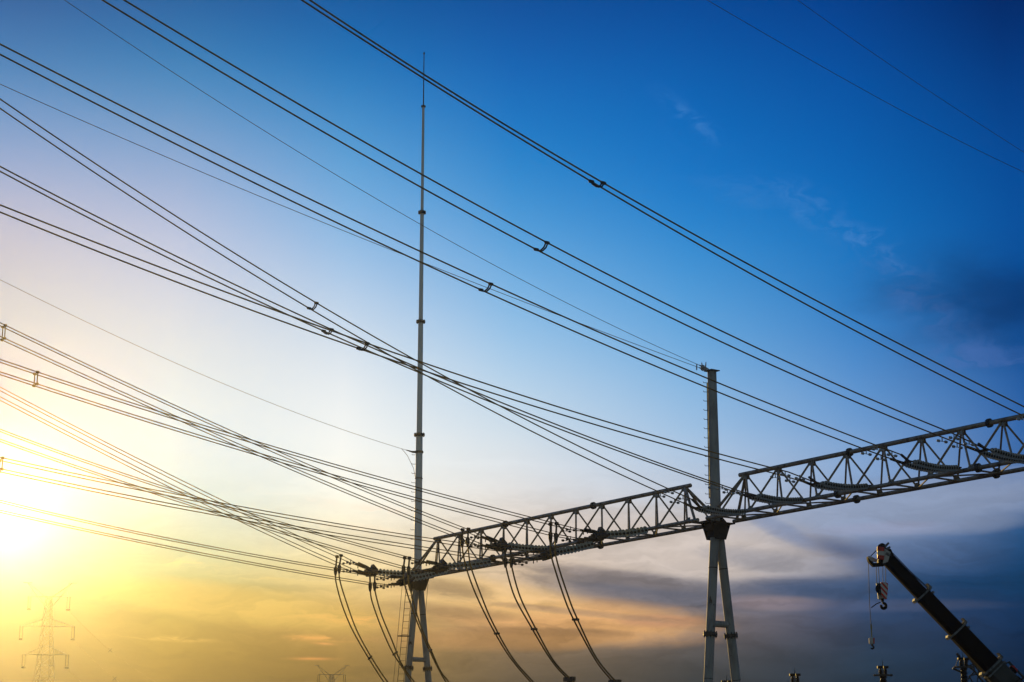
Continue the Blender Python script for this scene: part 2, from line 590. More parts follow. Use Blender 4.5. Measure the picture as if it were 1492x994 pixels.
def along_at_x(px, base):
    """point of the beam line base + s*T that projects at photo column px"""
    # (x-746)/f = X/(Y cos + (Z-eye) sin)
    kx = (px - 746) / FOC
    # X0+s*Tx = kx*((Y0+s*Ty)*CT + (Z-eye)*ST)
    num = kx * (base.y * CT + (base.z - EYE.z) * ST) - base.x
    s_ = num / (T.x - kx * T.y * CT)
    return base + T * s_


HEAD_R = along_at_x(1043, C0)
HEAD_L = along_at_x(608.5, C0)
SPAN = (HEAD_L - HEAD_R).length
HEAD_X = HEAD_R - T * SPAN          # next column of the row, to the right of the frame
print('SPAN', SPAN, HEAD_R, HEAD_L, HEAD_X)


# ------------------------------------------------------------------ columns
def foot(x, y, P):
    return on_plane(x, y, P, T)


def step_bolts(root, a, b, r0, r1, n, side):
    for i in range(n):
        f_ = (i + 0.5) / n
        p = a.lerp(b, f_) + side * (r0 + (r1 - r0) * f_)
        mb = MB()
        mb.tube([p - side * 0.02, p + side * 0.17, p + side * 0.19 + UP * 0.05], 0.013, 6)
        mb.build('step_bolt', M['fitting'], root)


def a_frame(root, head, r_leg, ladder=False):
    """two splayed legs with bolted flanges, a tie bar and the dark head box"""
    zh = head.z - 0.55
    for sgn in (-1, 1):
        o_t, o_b = (-0.08, -1.22) if sgn < 0 else (0.17, 1.62)
        top = Vector((head.x, head.y, zh)) + N * o_t
        bot = Vector((head.x, head.y, 0.0)) + N * o_b
        leg = MB()
        leg.tube([top, bot], [r_leg, r_leg * 1.04], 24, caps=True)
        lo = leg.build('leg', M['galvanised'], root, bot)
        ax = (bot - top).normalized()
        for zf in (8.35,):
            f_ = (top.z - zf) / (top.z - bot.z)
            fl = MB()
            ring_flange(fl, top.lerp(bot, f_), ax, r_leg * 1.55, 0.07, 10)
            fl.build('flange', M['fitting'], lo)
        for zf in (11.0, 6.6, 3.4):
            f_ = (top.z - zf) / (top.z - bot.z)
            q = top.lerp(bot, f_)
            MB().lathe(q - ax * 0.02, ax, [(0, r_leg * 1.0), (0.01, r_leg * 1.035), (0.03, r_leg * 1.035), (0.04, r_leg * 1.0)], 24).build('weld_ring', M['fitting'], lo)
        ft = MB()
        ft.box(bot + UP * 0.06, (N, T, UP), (0.42, 0.42, 0.06))
        for dx_ in (-1, 1):
            for dy_ in (-1, 1):
                ft.rod(bot + N * 0.32 * dx_ + T * 0.32 * dy_, bot + N * 0.32 * dx_ + T * 0.32 * dy_ + UP * 0.22, 0.03, seg=8)
        ft.build('foot_plate', M['fitting'], root)
    # tie bar
    zt = 8.78
    f_ = (zh - zt) / zh
    tb = MB()
    p = Vector((head.x, head.y, zt))
    tb.tube([p - N * (0.08 + 1.14 * f_), p + N * (0.17 + 1.45 * f_)], r_leg * 0.72, 20)
    tb.build('tie_bar', M['galvanised'], root)
    # head: tapering box of plates under the beams
    hd = MB()
    w0, w1 = 0.50, 0.28
    for q in (-0.26, 0.26):
        hd.prism([head + T * q + N * -w0 + UP * -0.12, head + T * q + N * w0 + UP * -0.12, head + T * q + N * w0 + UP * -0.22,
                  head + T * q + N * w1 + UP * -0.78, head + T * q - N * w1 + UP * -0.78, head + T * q - N * w0 + UP * -0.22], T * 0.04)
    for q in (-0.42, 0.42):
        hd.prism([head + N * q - T * 0.40 + UP * -0.13, head + N * q + T * 0.40 + UP * -0.13, head + N * q + T * 0.26 + UP * -0.42, head + N * q - T * 0.26 + UP * -0.42], N * 0.04)
    hd.box(head + UP * -0.40, (N, T, UP), (0.30, 0.24, 0.30))
    hd.box(head + UP * -0.10, (N, T, UP), (0.74, 0.34, 0.022))
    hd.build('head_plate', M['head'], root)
    for i in range(6):
        rb = MB()
        a_ = i * math.pi / 3 + 0.3
        d_ = Vector((math.cos(a_), math.sin(a_), 0))
        rb.prism([head + d_ * 0.24 + UP * -0.078, head + d_ * 0.5 + UP * -0.078, head + d_ * 0.22 + UP * 0.22], d_.cross(UP) * 0.03)
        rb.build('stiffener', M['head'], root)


SIDE = Vector((-1, -0.15, 0)).normalized()

# right column
rc = thing('gantry_column', (HEAD_R.x, HEAD_R.y, 0), 'grey steel column with flat cap plate on splayed legs where two lattice beams meet', 'column')
a_frame(rc, HEAD_R, 0.182)
top_r = on_plane(1038, 541, HEAD_R, N)
top_r = Vector((HEAD_R.x, HEAD_R.y, top_r.z))
uc = MB()
uc.tube([HEAD_R + UP * -0.06, HEAD_R + UP * 2.6, top_r], [0.225, 0.212, 0.185], 28)
uc.build('upper_column', M['galvanised'], rc, HEAD_R)
cp = MB()
cp.box(top_r + UP * 0.02, (N, T, UP), (0.235, 0.235, 0.018))
for i in range(4):
    d_ = Matrix.Rotation(i * math.pi / 2 + GA, 3, 'Z') @ Vector((1, 0, 0))
    cp.prism([top_r + d_ * 0.17 + UP * 0.0, top_r + d_ * 0.225 + UP * 0.0, top_r + d_ * 0.18 + UP * -0.16], d_.cross(UP) * 0.016)
cp.build('cap_plate', M['fitting'], rc)
rail = MB()
rail.tube([HEAD_R + SIDE * 0.25 + UP * 0.9, top_r + SIDE * 0.215 + UP * -0.5], 0.022, 8)
rail.build('fall_arrest_rail', M['fitting'], rc)
step_bolts(rc, HEAD_R + UP * 0.5, top_r + UP * -0.3, 0.225, 0.19, 14, SIDE)

# the same column once more at the far end of the right beam, outside the frame
nx = thing('gantry_column', (HEAD_X.x, HEAD_X.y, 0), 'grey steel column with flat cap plate at the right end of the right lattice beam', 'column')
for ch in list(rc.children):
    c_ = ch.copy()
    COL.objects.link(c_)
    c_.parent = nx
    for gch in ch.children:
        d_ = gch.copy()
        COL.objects.link(d_)
        d_.parent = c_

# left column with the lightning mast
lm = thing('lightning_mast', (HEAD_L.x, HEAD_L.y, 0), 'very tall pale mast of flanged sections narrowing to a thin rod, ladder at its foot', 'mast')
a_frame(lm, HEAD_L, 0.155)


def mast_z(y, x=610):
    return on_plane(x, y, HEAD_L, N).z


zs = [HEAD_L.z - 0.06, mast_z(634), mast_z(470), mast_z(312), mast_z(159)]
print('mast heights', zs, mast_z(80))
ppm = FOC / (HEAD_L.y * CT + (HEAD_L.z + 5 - EYE.z) * ST)
radii = [(11.4, 9.8), (8.4, 7.4), (6.4, 5.6), (4.6, 3.7)]
for i in range(4):
    a_, b_ = HEAD_L.copy(), HEAD_L.copy()
    a_.z, b_.z = zs[i], zs[i + 1]
    r0, r1 = radii[i][0] / 2 / ppm, radii[i][1] / 2 / ppm
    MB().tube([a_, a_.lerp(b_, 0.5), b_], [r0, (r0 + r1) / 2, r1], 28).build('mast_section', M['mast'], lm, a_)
    fl = MB()
    ring_flange(fl, b_, UP, (r1 + 0.11 if i < 3 else r1 + 0.06), 0.05 if i < 3 else 0.03, 12)
    fl.build('flange', M['fitting'], lm)
    if i == 0:
        for zf in (mast_z(698), mast_z(820)):
            q = a_.copy()
            q.z = zf
            MB().lathe(q, UP, [(0, r0 * 0.95), (0.01, r0 * 1.03), (0.04, r0 * 1.03), (0.05, r0 * 0.95)], 28).build('weld_ring', M['fitting'], lm)
top_m = Vector((HEAD_L.x, HEAD_L.y, zs[4]))
tip_m = Vector((HEAD_L.x, HEAD_L.y, mast_z(80)))
lr = MB()
lr.tube([top_m, tip_m + UP * -0.1, tip_m], [0.032, 0.022, 0.012], 10)
lr.lathe(tip_m + UP * -0.16, UP, [(0, 0.02), (0.03, 0.05), (0.08, 0.05), (0.12, 0.02)], 10)
lr.build('lightning_rod', M['fitting'], lm)
step_bolts(lm, HEAD_L + UP * 0.6, Vector((HEAD_L.x, HEAD_L.y, zs[1] - 0.8)), 0.20, 0.175, 12, SIDE)
bk = MB()
zb = mast_z(659)
q = Vector((HEAD_L.x, HEAD_L.y, zb))
bk.lathe(q - UP * 0.05, UP, [(0, 0.19), (0, 0.215), (0.1, 0.215), (0.1, 0.19)], 24)
bk.box(q + SIDE * 0.27, (SIDE, UP, SIDE.cross(UP)), (0.10, 0.05, 0.02))
bk.build('clamp_band', M['fitting'], lm)
# ladder with side rails on the left leg
lt = Vector((HEAD_L.x, HEAD_L.y, HEAD_L.z - 0.55)) + N * -0.12 + SIDE * 0.31
lb = Vector((HEAD_L.x, HEAD_L.y, 0.2)) + N * -1.22 + SIDE * 0.31
ax_l = (lb - lt).normalized()
lw = Vector((1, 0, 0))
ld = thing_l = None
lad = MB()
for sgn in (-1, 1):
    lad.tube([lt + lw * 0.15 * sgn, lb + lw * 0.15 * sgn], 0.017, 8)
for i in range(38):
    p = lt.lerp(lb, (i + 0.5) / 38)
    lad.tube([p - lw * 0.15, p + lw * 0.15], 0.010, 6)
lad.tube([lt + SIDE * 0.34 + UP * 0.2, lb + SIDE * 0.34], 0.011, 8)
lad_o = lad.build('ladder', M['fitting'], lm, lb)
for zz in (9.9, 7.5, 4.2):
    f_ = (lt.z - zz) / (lt.z - lb.z)
    p = lt.lerp(lb, f_)
    br = MB()
    br.tube([p + SIDE * 0.36, p - SIDE * 0.33], 0.03, 8)
    br.tube([p + Vector((0, -0.2, 0)) + SIDE * 0.2, p - SIDE * 0.33 + Vector((0, -0.1, 0))], 0.022, 8)
    br.build('ladder_bracket', M['fitting'], lm)
fr = MB()
p = Vector((HEAD_L.x, HEAD_L.y, 7.2)) + N * -0.35
fr.tube([p, p + N * 0.35 + UP * -0.15, p + N * 0.7 + UP * 0.0], 0.02, 6)
fr.lathe(p + N * 0.7 + UP * -0.08, UP, [(0, 0.03), (0.05, 0.13), (0.12, 0.15), (0.14, 0.02)], 12)
fr.build('floodlight', M['fitting'], lm)
dw = MB()
dw.tube([HEAD_L + N * 0.62 + UP * -0.4, HEAD_L + N * 0.42 + UP * -2.6, Vector((HEAD_L.x, HEAD_L.y, 0)) + N * 1.5], 0.012, 6)
dw.build('earthing_cable', M['wire'], lm)


# ------------------------------------------------------------------ lattice beams
def lattice_beam(head_a, head_b, label, name='lattice_beam'):
    """triangular lattice beam hung between two columns: a (right) to b (left)"""
    root = thing(name, (head_a.x, head_a.y, head_a.z), label, 'lattice beam', 'lattice beams of the gantry')
    NP = 12
    L = SPAN
    d = T
    P = lambda s_, side: head_a + d * (L * s_) + {'n': -N * WB / 2, 'f': N * WB / 2, 't': UP * HB}[side]
    inset = 0.30 / L
    MB().tube([P(1 / NP - 0.016, 't'), P(1 - 1 / NP + 0.016, 't')], 0.088, 16).build('top_chord', M['truss'], root)
    for sd in ('n', 'f'):
        MB().tube([P(0.012, sd), P(1 - 0.012, sd)], 0.08, 16).build('bottom_chord', M['truss'], root)

    def bar(a, b, r, nm, m_='truss'):
        ax_ = (b - a).normalized()
        MB().rod(a + ax_ * 0.10, b - ax_ * 0.10, r, seg=8).build(nm, M[m_], root)
    tops = [i / NP for i in range(1, NP)]
    bots = [(i + 0.5) / NP for i in range(NP)]
    for k_, s_ in enumerate(tops):
        for sd in ('n', 'f'):
            r_ = 0.042 if sd == 'n' else 0.036
            bar(P(s_, 't'), P(bots[k_], sd), r_, 'diagonal_brace')
            bar(P(s_, 't'), P(bots[k_ + 1], sd), r_, 'diagonal_brace')
        gp = MB()
        c_ = P(s_, 't')
        for sd in ('n', 'f'):
            v_ = (P(s_, sd) - c_).normalized()
            nn = v_.cross(T)
            gp.prism([c_ + T * 0.17 + v_ * 0.03, c_ - T * 0.17 + v_ * 0.03, c_ - T * 0.13 + v_ * 0.24, c_ + T * 0.13 + v_ * 0.24], nn * 0.02)
        gp.build('gusset_plate', M['truss'], root)
    for sd in ('n', 'f'):
        for s_, e_ in ((1 / NP, 0.02), (1 - 1 / NP, 0.98)):
            bar(P(s_, 't'), P(e_, sd), 0.062, 'end_brace')
    for k_, s_ in enumerate(bots):
        bar(P(s_, 'n'), P(s_, 'f'), 0.036, 'cross_brace')
        if k_ < NP - 1:
            a_, b_ = ('n', 'f') if k_ % 2 else ('f', 'n')
            bar(P(s_, a_), P(bots[k_ + 1], b_), 0.03, 'cross_brace')
        for sd in ('n', 'f'):
            gp = MB()
            c_ = P(s_, sd)
            gp.box(c_ + UP * -0.02 + (N if sd == 'n' else -N) * 0.12, (N, T, UP), (0.12, 0.14, 0.012))
            v_ = (P(s_, 't') - c_).normalized()
            gp.prism([c_ + T * 0.16 + v_ * 0.05, c_ - T * 0.16 + v_ * 0.05, c_ - T * 0.1 + v_ * 0.2, c_ + T * 0.1 + v_ * 0.2], v_.cross(T) * 0.02)
            gp.build('gusset_plate', M['truss'], root)
    for s_ in (0.36, 0.66):
        for sd in ('n', 'f', 't'):
            fl = MB()
            ring_flange(fl, P(s_ + (0.02 if sd == 'f' else 0), sd), T, 0.16, 0.05, 8)
            fl.build('flange', M['fitting'], root)
    return root


lattice_beam(HEAD_R, HEAD_L, 'brown grey triangular lattice beam spanning between the lightning mast and the capped column')
lattice_beam(HEAD_X, HEAD_R, 'brown grey triangular lattice beam running out of the frame right of the capped column')


# ------------------------------------------------------------------ insulators
NEAR = C0 - N * WB / 2
disc_mesh = {}


def make_disc_mesh():
    mb = MB()
    # pale shed, open below, on a slim dark cap and pin
    mb.lathe((0, 0, 0), (0, 0, 1), [(-0.058, 0.05), (-0.035, 0.085), (0.010, 0.140), (0.028, 0.152), (0.036, 0.146), (0.012, 0.115), (-0.022, 0.075), (-0.030, 0.05)], 18)
    n0 = len(mb.f)
    mb.lathe((0, 0, 0), (0, 0, 1), [(-0.085, 0.030), (-0.07, 0.045), (-0.02, 0.050), (0.0, 0.048), (0.03, 0.03), (0.09, 0.028)], 12)
    o = mb.build('insulator_disc', M['porcelain'])
    me = o.data
    me.materials.append(M['fitting'])
    me.polygons.foreach_set('material_index', [0 if i < n0 else 1 for i in range(len(mb.f))])
    bpy.data.objects.remove(o)
    return me


DISC = make_disc_mesh()
SHED = DISC.copy()
SHED.materials[0] = M['grey_sheds']


def tension_insulator(att, cl, label, n=16, sag=0.07, twin=0.22, heavy=False, group='tension insulators on the gantry beams'):
    """double string of discs between the near chord (pixel att) and the line clamp (pixel cl)"""
    A = on_plane(att[0], att[1], NEAR, N)
    Cc = on_plane(cl[0], cl[1], A, T)
    root = thing('tension_insulator', A, label, 'insulator', group)
    d = (A - Cc)
    L = d.length
    ax = d.normalized()
    vert = T.cross(ax).normalized()
    if vert.z < 0:
        vert = -vert
    print('insulator', label[:40], 'len %.2f' % L)
    for sgn in ((0,) if heavy else (-1, 1)):
        off = T * twin * sgn
        P = lambda u_: Cc.lerp(A, u_) + off - vert * (sag * 4 * u_ * (1 - u_))
        st = MB()
        st.tube([P(-0.02), P(0.5), P(1.02)], 0.03, 8)
        so = st.build('insulator_string', M['fitting'], root)
        for k_ in range(n):
            u_ = 0.05 + 0.90 * (k_ + 0.5) / n
            p = P(u_)
            dr = (P(u_ - 0.02) - P(u_ + 0.02)).normalized()
            o = bpy.data.objects.new('insulator_disc', DISC if heavy else SHED)
            COL.objects.link(o)
            o.parent = so
            o.location = p
            o.rotation_euler = dr.to_track_quat('Z', 'Y').to_euler()
            s_ = 0.90 * L / n / 0.146
            o.scale = (1.12, 1.12, min(s_, 1.1)) if heavy else (0.72, 0.72, s_)
        cap = MB()
        cap.lathe(P(0.04), -ax, [(0, 0.05), (0.02, 0.075), (0.07, 0.08), (0.13, 0.06), (0.2, 0.03)], 14)
        cap.build('end_cap', M['bright_clip'], root)
    y1 = MB()
    y1.prism([Cc - T * (twin + 0.09), Cc + T * (twin + 0.09), Cc + T * 0.12 - ax * 0.24, Cc - T * 0.12 - ax * 0.24], vert * 0.03)
    if heavy:
        c_ = Cc - ax * 0.24
        y1.prism([c_ + UP * 0.34 - T * 0.0, c_ + UP * 0.1 + ax * 0.26, c_ - UP * 0.24 + ax * 0.10, c_ - UP * 0.26 - ax * 0.3, c_ + UP * 0.08 - ax * 0.42, c_ + UP * 0.14 - ax * 0.1], T * 0.22)
        for sg in (-1, 1):
            y1.lathe(c_ + T * sg * 0.28 - UP * 0.06 - ax * 0.38, ax, [(0, 0.03), (0.05, 0.10), (0.45, 0.12), (0.6, 0.05)], 12)
    y1.build('yoke_plate', M['fitting'], root)
    y2 = MB()
    y2.prism([A - T * (twin + 0.08), A + T * (twin + 0.08), A + T * 0.1 + ax * 0.16, A - T * 0.1 + ax * 0.16], vert * 0.03)
    # shackle reaching up and in to the chord
    base = A + (NEAR - A).dot(N) * N
    ch_z = CZ
    y2.tube([A + ax * 0.1, Vector((A.x, A.y, ch_z - 0.02)) + N * 0.04], 0.04, 8)
    y2.build('hanger_plate', M['fitting'], root)
    return A, Cc


# (attach pixel, clamp pixel, label)
INS_R = {
    'A': ((1634, 648), (1556, 634), 'double ribbed string outside the frame at the far right of the right beam'),
    'B': ((1505, 669), (1437, 657), 'double ribbed string on the right beam cut by the right photo edge'),
    'C': ((1391, 683), (1325, 674), 'double ribbed string, second from the right edge on the right beam'),
    'F': ((1261, 709), (1191, 705), 'double ribbed string, third from the right edge on the right beam'),
    'E': ((1165, 729), (1099, 723), 'double ribbed string on the right beam just right of the capped column'),
    'D': ((1084, 746), (1021, 740), 'sagging double ribbed string in front of the capped column head'),
}
INS_L = {
    'G3': ((612, 836), (549, 833), 'toothed disc string with dark yoke reaching left of the lightning mast, upper of two'),
    'G6': ((655, 829), (598, 843), 'disc string climbing right just under the mast, lowest of all on the left beam'),
    'G4': ((719, 818), (650, 825), 'disc string right of the mast along the bottom chord at the left beam end'),
    'G1': ((806, 800), (737, 795), 'level dark toothed disc string crossing the middle of the left beam'),
    'G5': ((868, 791), (807, 805), 'fat pale green disc string hanging below the bottom chord mid left beam'),
    'G2': ((947, 771), (881, 779), 'pale disc string with dark clamp at the right half of the left beam'),
}
ANCH = {}
for k_, (a_, c_, lb_) in INS_R.items():
    ANCH[k_] = tension_insulator(a_, c_, lb_, n=17, sag=0.09, twin=0.24)
for k_, (a_, c_, lb_) in INS_L.items():
    ANCH[k_] = tension_insulator(a_, c_, lb_, n=11 if k_ != 'G1' else 13, sag=0.05, heavy=True)


# ------------------------------------------------------------------ line wires
def fit_px(pts, x0, x1, n=36, deg=3):
    """smooth photo curve through measured pixels, continued straight past its ends"""
    xs = np.array([p[0] for p in pts], float)
    ys = np.array([p[1] for p in pts], float)
    c_, sx_ = xs.mean(), max(xs.max() - xs.min(), 1)
    dg = min(deg, len(pts) - 1)
    po = np.polyfit((xs - c_) / sx_, ys, dg)
    dpo = np.polyder(po)
    out = []
    lo, hi = xs.min(), xs.max()
    for x in np.linspace(x0, x1, n):
        xc = min(max(x, lo), hi)
        y = np.polyval(po, (xc - c_) / sx_)
        if x != xc:
            y += np.polyval(dpo, (xc - c_) / sx_) / sx_ * (x - xc)
        out.append((float(x), float(y)))
    return out


class Strand:
    """a wire in the upright plane through P with normal T"""
    def __init__(s, pts, P, off, x0, x1, deg=3):
        s.Q = P + T * off
        s.pts = [on_plane(x, y, s.Q, T) for x, y in fit_px(pts, x0, x1, deg=deg)]
        s.sv = np.array([(p - s.Q).dot(N) for p in s.pts])
        s.zv = np.array([p.z for p in s.pts])
        o = np.argsort(s.sv)
        s.sv, s.zv = s.sv[o], s.zv[o]

    def at_s(s, v):
        q = s.Q + N * v
        return Vector((q.x, q.y, float(np.interp(v, s.sv, s.zv))))

    def s_of_px(s, px):
        xs = []
        for v, z in zip(s.sv, s.zv):
            q = s.Q + N * float(v)
            d_ = q.y * CT + (z - EYE.z) * ST
            xs.append(746 + FOC * q.x / d_)
        o = np.argsort(xs)
        return float(np.interp(px, np.array(xs)[o], s.sv[o]))


def spacer_bow(mb, a, b):
    """bowed twin spacer: two clamps and a sagging double arm"""
    d = b - a
    for sgn in (-1, 1):
        side = N * 0.035 * sgn
        mb.tube([a + side, a.lerp(b, 0.2) + side - UP * 0.10, a.lerp(b, 0.5) + side - UP * 0.13, a.lerp(b, 0.8) + side - UP * 0.08, b + side], 0.022, 8)
    for p in (a, b):
        mb.lathe(p - N * 0.08, N, [(0, 0.025), (0.02, 0.045), (0.14, 0.045), (0.16, 0.025)], 10)


def damper(mb, p):
    """stockbridge damper under a wire"""
    q = p - UP * 0.14
    mb.tube([p, q], 0.018, 6)
    mb.tube([q - N * 0.2, q + N * 0.2], 0.012, 6)
    for sgn in (-1, 1):
        mb.lathe(q + N * sgn * 0.12, N * sgn, [(0, 0.03), (0.02, 0.05), (0.10, 0.045), (0.12, 0.02)], 8)


TWIN = {
    'A': dict(u=[(450, 0), (560, 70.5), (680, 146.5), (831.6, 240), (900, 280.5), (1150, 415), (1423, 560), (1466, 580), (1492, 591.6)],
              l=[(439, 0), (560, 77.2), (680, 153.5), (820, 240), (900, 287.5), (1398, 560), (1438, 580), (1489, 605.4)],
              x0=250, x1=1548, sp=875, lb='topmost pair of wires, crossing the thin rod of the mast tip'),
    'B': dict(u=[(181, 0), (400, 132), (560, 223), (680, 290.5), (801, 355.6), (920, 417.5), (1219, 560), (1280, 587), (1418, 643.6), (1432, 649)],
              l=[(149, 0), (400, 151), (560, 242.5), (680, 309.4), (785, 366.6), (920, 434.4), (1187, 560), (1280, 599.3), (1412, 652.8), (1428, 658)],
              x0=-60, x1=1432, sp=793, lb='second pair of wires from the top, ending at the string on the right photo edge'),
    'C': dict(u=[(0, 64.3), (180, 156), (400, 265.7), (599, 360), (680, 397.6), (718.7, 415.3), (817, 460), (980, 529.6), (1180, 612), (1199, 620), (1273, 647.6), (1318, 664)],
              l=[(0, 79.6), (180, 171.3), (400, 280.8), (680, 413), (702, 423.8), (785, 460), (980, 543.7), (1180, 624.3), (1251, 651), (1291, 667), (1312, 674)],
              x0=-160, x1=1316, sp=711, lb='third pair of wires from the top, passing just under the capped column top'),
    'D': dict(u=[(0, 144.3), (51.5, 180), (126.4, 230), (180, 265.4), (400, 404.9), (463, 442.3), (598.6, 522), (656, 553), (690, 571), (780, 618), (904.7, 680), (976, 713), (1012, 730)],
              l=[(0, 158.2), (32, 180), (105.5, 230), (180, 279), (400, 419), (450, 450.2), (535.8, 499), (630.6, 552), (780, 630.9), (878.6, 680), (958, 716), (1004, 736)],
              x0=-160, x1=1013, sp=457, lb='steepest pair of wires of the middle fan, ending in front of the capped column head'),
    'E': dict(u=[(0, 242.6), (180, 335.5), (400, 441.7), (484, 481), (600, 532), (780, 606.7), (960, 674.6), (1003.8, 690), (1066.4, 712.7), (1092, 720)],
              l=[(0, 250), (180, 342.7), (400, 449.8), (473, 484), (600, 538.2), (780, 611.6), (960, 678.2), (995, 690.5), (1065, 714.5), (1090, 723)],
              x0=-160, x1=1091, sp=479, lb='closely spaced middle pair of the fan of wires crossing the mast'),
    'F': dict(u=[(0, 298.4), (180, 369.8), (400, 452.3), (536.5, 500), (604.6, 524.5), (700, 556.5), (780, 582.5), (960, 637.5), (1180, 695.5), (1188, 697.5)],
              l=[(0, 309.2), (180, 381), (400, 464.3), (526, 510), (600, 534), (700, 566.7), (780, 592.7), (960, 645.7), (1161, 697.6), (1184, 704)],
              x0=-160, x1=1187, sp=531, lb='flattest pair of the fan of wires crossing the mast, highest of them beyond it'),
}
for k_, d_ in TWIN.items():
    A, Cc = ANCH[k_]
    root = thing('twin_conductor', Cc, d_['lb'], 'power line', 'twin wires running to the right beam')
    su = Strand(d_['u'], A, -0.25, d_['x0'], d_['x1'])
    sl = Strand(d_['l'], A, 0.25, d_['x0'] - 14, d_['x1'] - 6)
    for st in (su, sl):
        ps = [st.at_s(float(v)) for v in st.sv]
        end = Cc + T * (-0.16 if st is su else 0.16) - (A - Cc).normalized() * 0.2
        st.end = end
        ps = [p for p in ps if (p - end).dot(N) < -0.25] + [end]
        MB().tube(ps, 0.023, 7, smooth=True).build('conductor_wire', M['wire'], root)
    v = su.s_of_px(d_['sp'] + 4)
    mb = MB()
    spacer_bow(mb, su.at_s(v), sl.at_s(v))
    mb.build('spacer', M['fitting'], root)
    for st in (su, sl):
        for dd in (0.9, 1.6):
            p = st.at_s((st.end - st.Q).dot(N) - dd)
            mb = MB()
            damper(mb, p)
            mb.build('vibration_damper', M['bright_clip'], root)
        mb = MB()
        e = st.end
        p = st.at_s((e - st.Q).dot(N) - 0.45)
        mb.tube([p, e, e + N * 0.12], [0.045, 0.05, 0.04], 10)
        mb.build('dead_end_clamp', M['fitting'], root)

QUAD = {
    'G1': dict(a=[(0, 470.3), (180, 556), (300, 611), (480, 690.4), (620, 746.8), (660, 763), (683, 772)],
               c=[(0, 490), (180, 572), (300, 625.8), (480, 704.3), (620, 760.5), (660, 776), (681, 785)],
               db=4.3, x0=-160, x1=683, e=(727, 784), sp=8, lb='steeper of the two upper four wire lines, ending at the middle of the left beam'),
    'G2': dict(a=[(0, 523.7), (180, 583.3), (300, 621), (480, 674.5), (620, 713), (717.6, 740), (800, 760), (811, 763)],
               c=[(0, 541.8), (180, 599.5), (300, 637.8), (480, 689.6), (620, 728.3), (660, 740.5), (760, 766.6), (800, 775.5), (811, 778)],
               db=4.1, x0=-160, x1=811, e=(866, 771), sp=55, lb='flatter of the two upper four wire lines, reaching the right half of the left beam'),
    'G3': dict(a=[(0, 564), (68.4, 600), (180, 657.6), (300, 717.5), (480, 801.2), (497, 809)],
               c=[(0, 578), (42, 600), (180, 670.8), (300, 731), (480, 814), (497, 822)],
               db=5.2, x0=-160, x1=497, e=(540, 824), sp=None, lb='steepest four wire line of the lowest fan, ending left of the mast'),
    'G4': dict(a=[(0, 625.4), (180, 689.4), (300, 728.5), (480, 780.5), (580, 807.5), (597, 812.5)],
               c=[(0, 640), (180, 701.4), (300, 741), (480, 794.4), (580, 823), (596, 828)],
               db=3.4, x0=-160, x1=597, e=(640, 818), sp=None, lb='middle sloping four wire line of the lowest fan, ending right beside the mast'),
    'G5': dict(a=[(0, 666.5), (7, 668), (180, 704.6), (480, 761.7), (620, 783), (660, 789), (735, 799.8), (744, 801)],
               c=[(0, 683), (6.4, 684.5), (180, 720.4), (480, 775.7), (620, 797.2), (660, 803.2), (744, 816)],
               db=4.6, x0=-160, x1=744, e=(790, 802), sp=4, lb='flattest four wire line of the lowest fan, passing the mast to the left beam'),
    'G6': dict(a=[(19, 733.6), (132, 760), (300, 795), (480, 826.5), (546, 837)],
               c=[(10, 745.7), (74, 760), (300, 806.8), (480, 839.5), (546, 850)],
               db=3.2, x0=-160, x1=546, e=(584, 842), sp=None, lb='lowest four wire line, coming alone out of the sun glare to the mast foot'),
}
QS = {}
for k_, d_ in QUAD.items():
    A, Cc = ANCH[k_]
    root = thing('quad_conductor', Cc, d_['lb'], 'power line', 'four wire lines running to the left beam')
    ax = (A - Cc).normalized()
    strands = {}
    for key, off in (('a', -0.13), ('b', 0.13), ('c', -0.13), ('d', 0.13)):
        src = d_['a'] if key in 'ab' else d_['c']
        if key in 'bd':
            src = [(x, y + d_['db']) for x, y in src]
            x1 = d_['x1'] - 6.5
        else:
            x1 = d_['x1']
        st = Strand(src, A, off, d_['x0'], x1)
        ps = [st.at_s(float(v)) for v in st.sv]
        last = ps[-1]
        up = key in 'ab'
        end = Cc + T * off - ax * 0.55 + UP * (0.16 if up else -0.16)
        if (end - last).dot(N) > 0.2:
            mid = last.lerp(end, 0.5) - UP * 0.05
            ps += [mid, end]
        MB().tube(ps, 0.019, 6).build('conductor_wire', M['wire'], root)
        ce = MB()
        dr = (end - last).normalized()
        ce.tube([end - dr * 0.6, end - dr * 0.1, end + dr * 0.15], [0.05, 0.055, 0.03], 10)
        ce.tube([end - dr * 0.45, end - dr * 0.45 - UP * 0.16], 0.022, 6)
        ce.build('dead_end_clamp', M['fitting'], root)
        mb = MB()
        damper(mb, last.lerp(end, 0.35))
        mb.build('vibration_damper', M['fitting'], root)
        strands[key] = st
    if d_['sp'] is not None:
        v = strands['a'].s_of_px(d_['sp'])
        q = {k2_: strands[k2_].at_s(v) for k2_ in 'abcd'}
        mb = MB()
        for i, j in (('a', 'b'), ('b', 'd'), ('d', 'c'), ('c', 'a')):
            mb.tube([q[i], q[i].lerp(q[j], 0.5), q[j]], 0.02, 8)
        for k2_ in 'abcd':
            mb.lathe(q[k2_] - N * 0.06, N, [(0, 0.025), (0.02, 0.05), (0.10, 0.05), (0.12, 0.025)], 10)
        mb.build('spacer', M['wire'], root)
    QS[k_] = strands

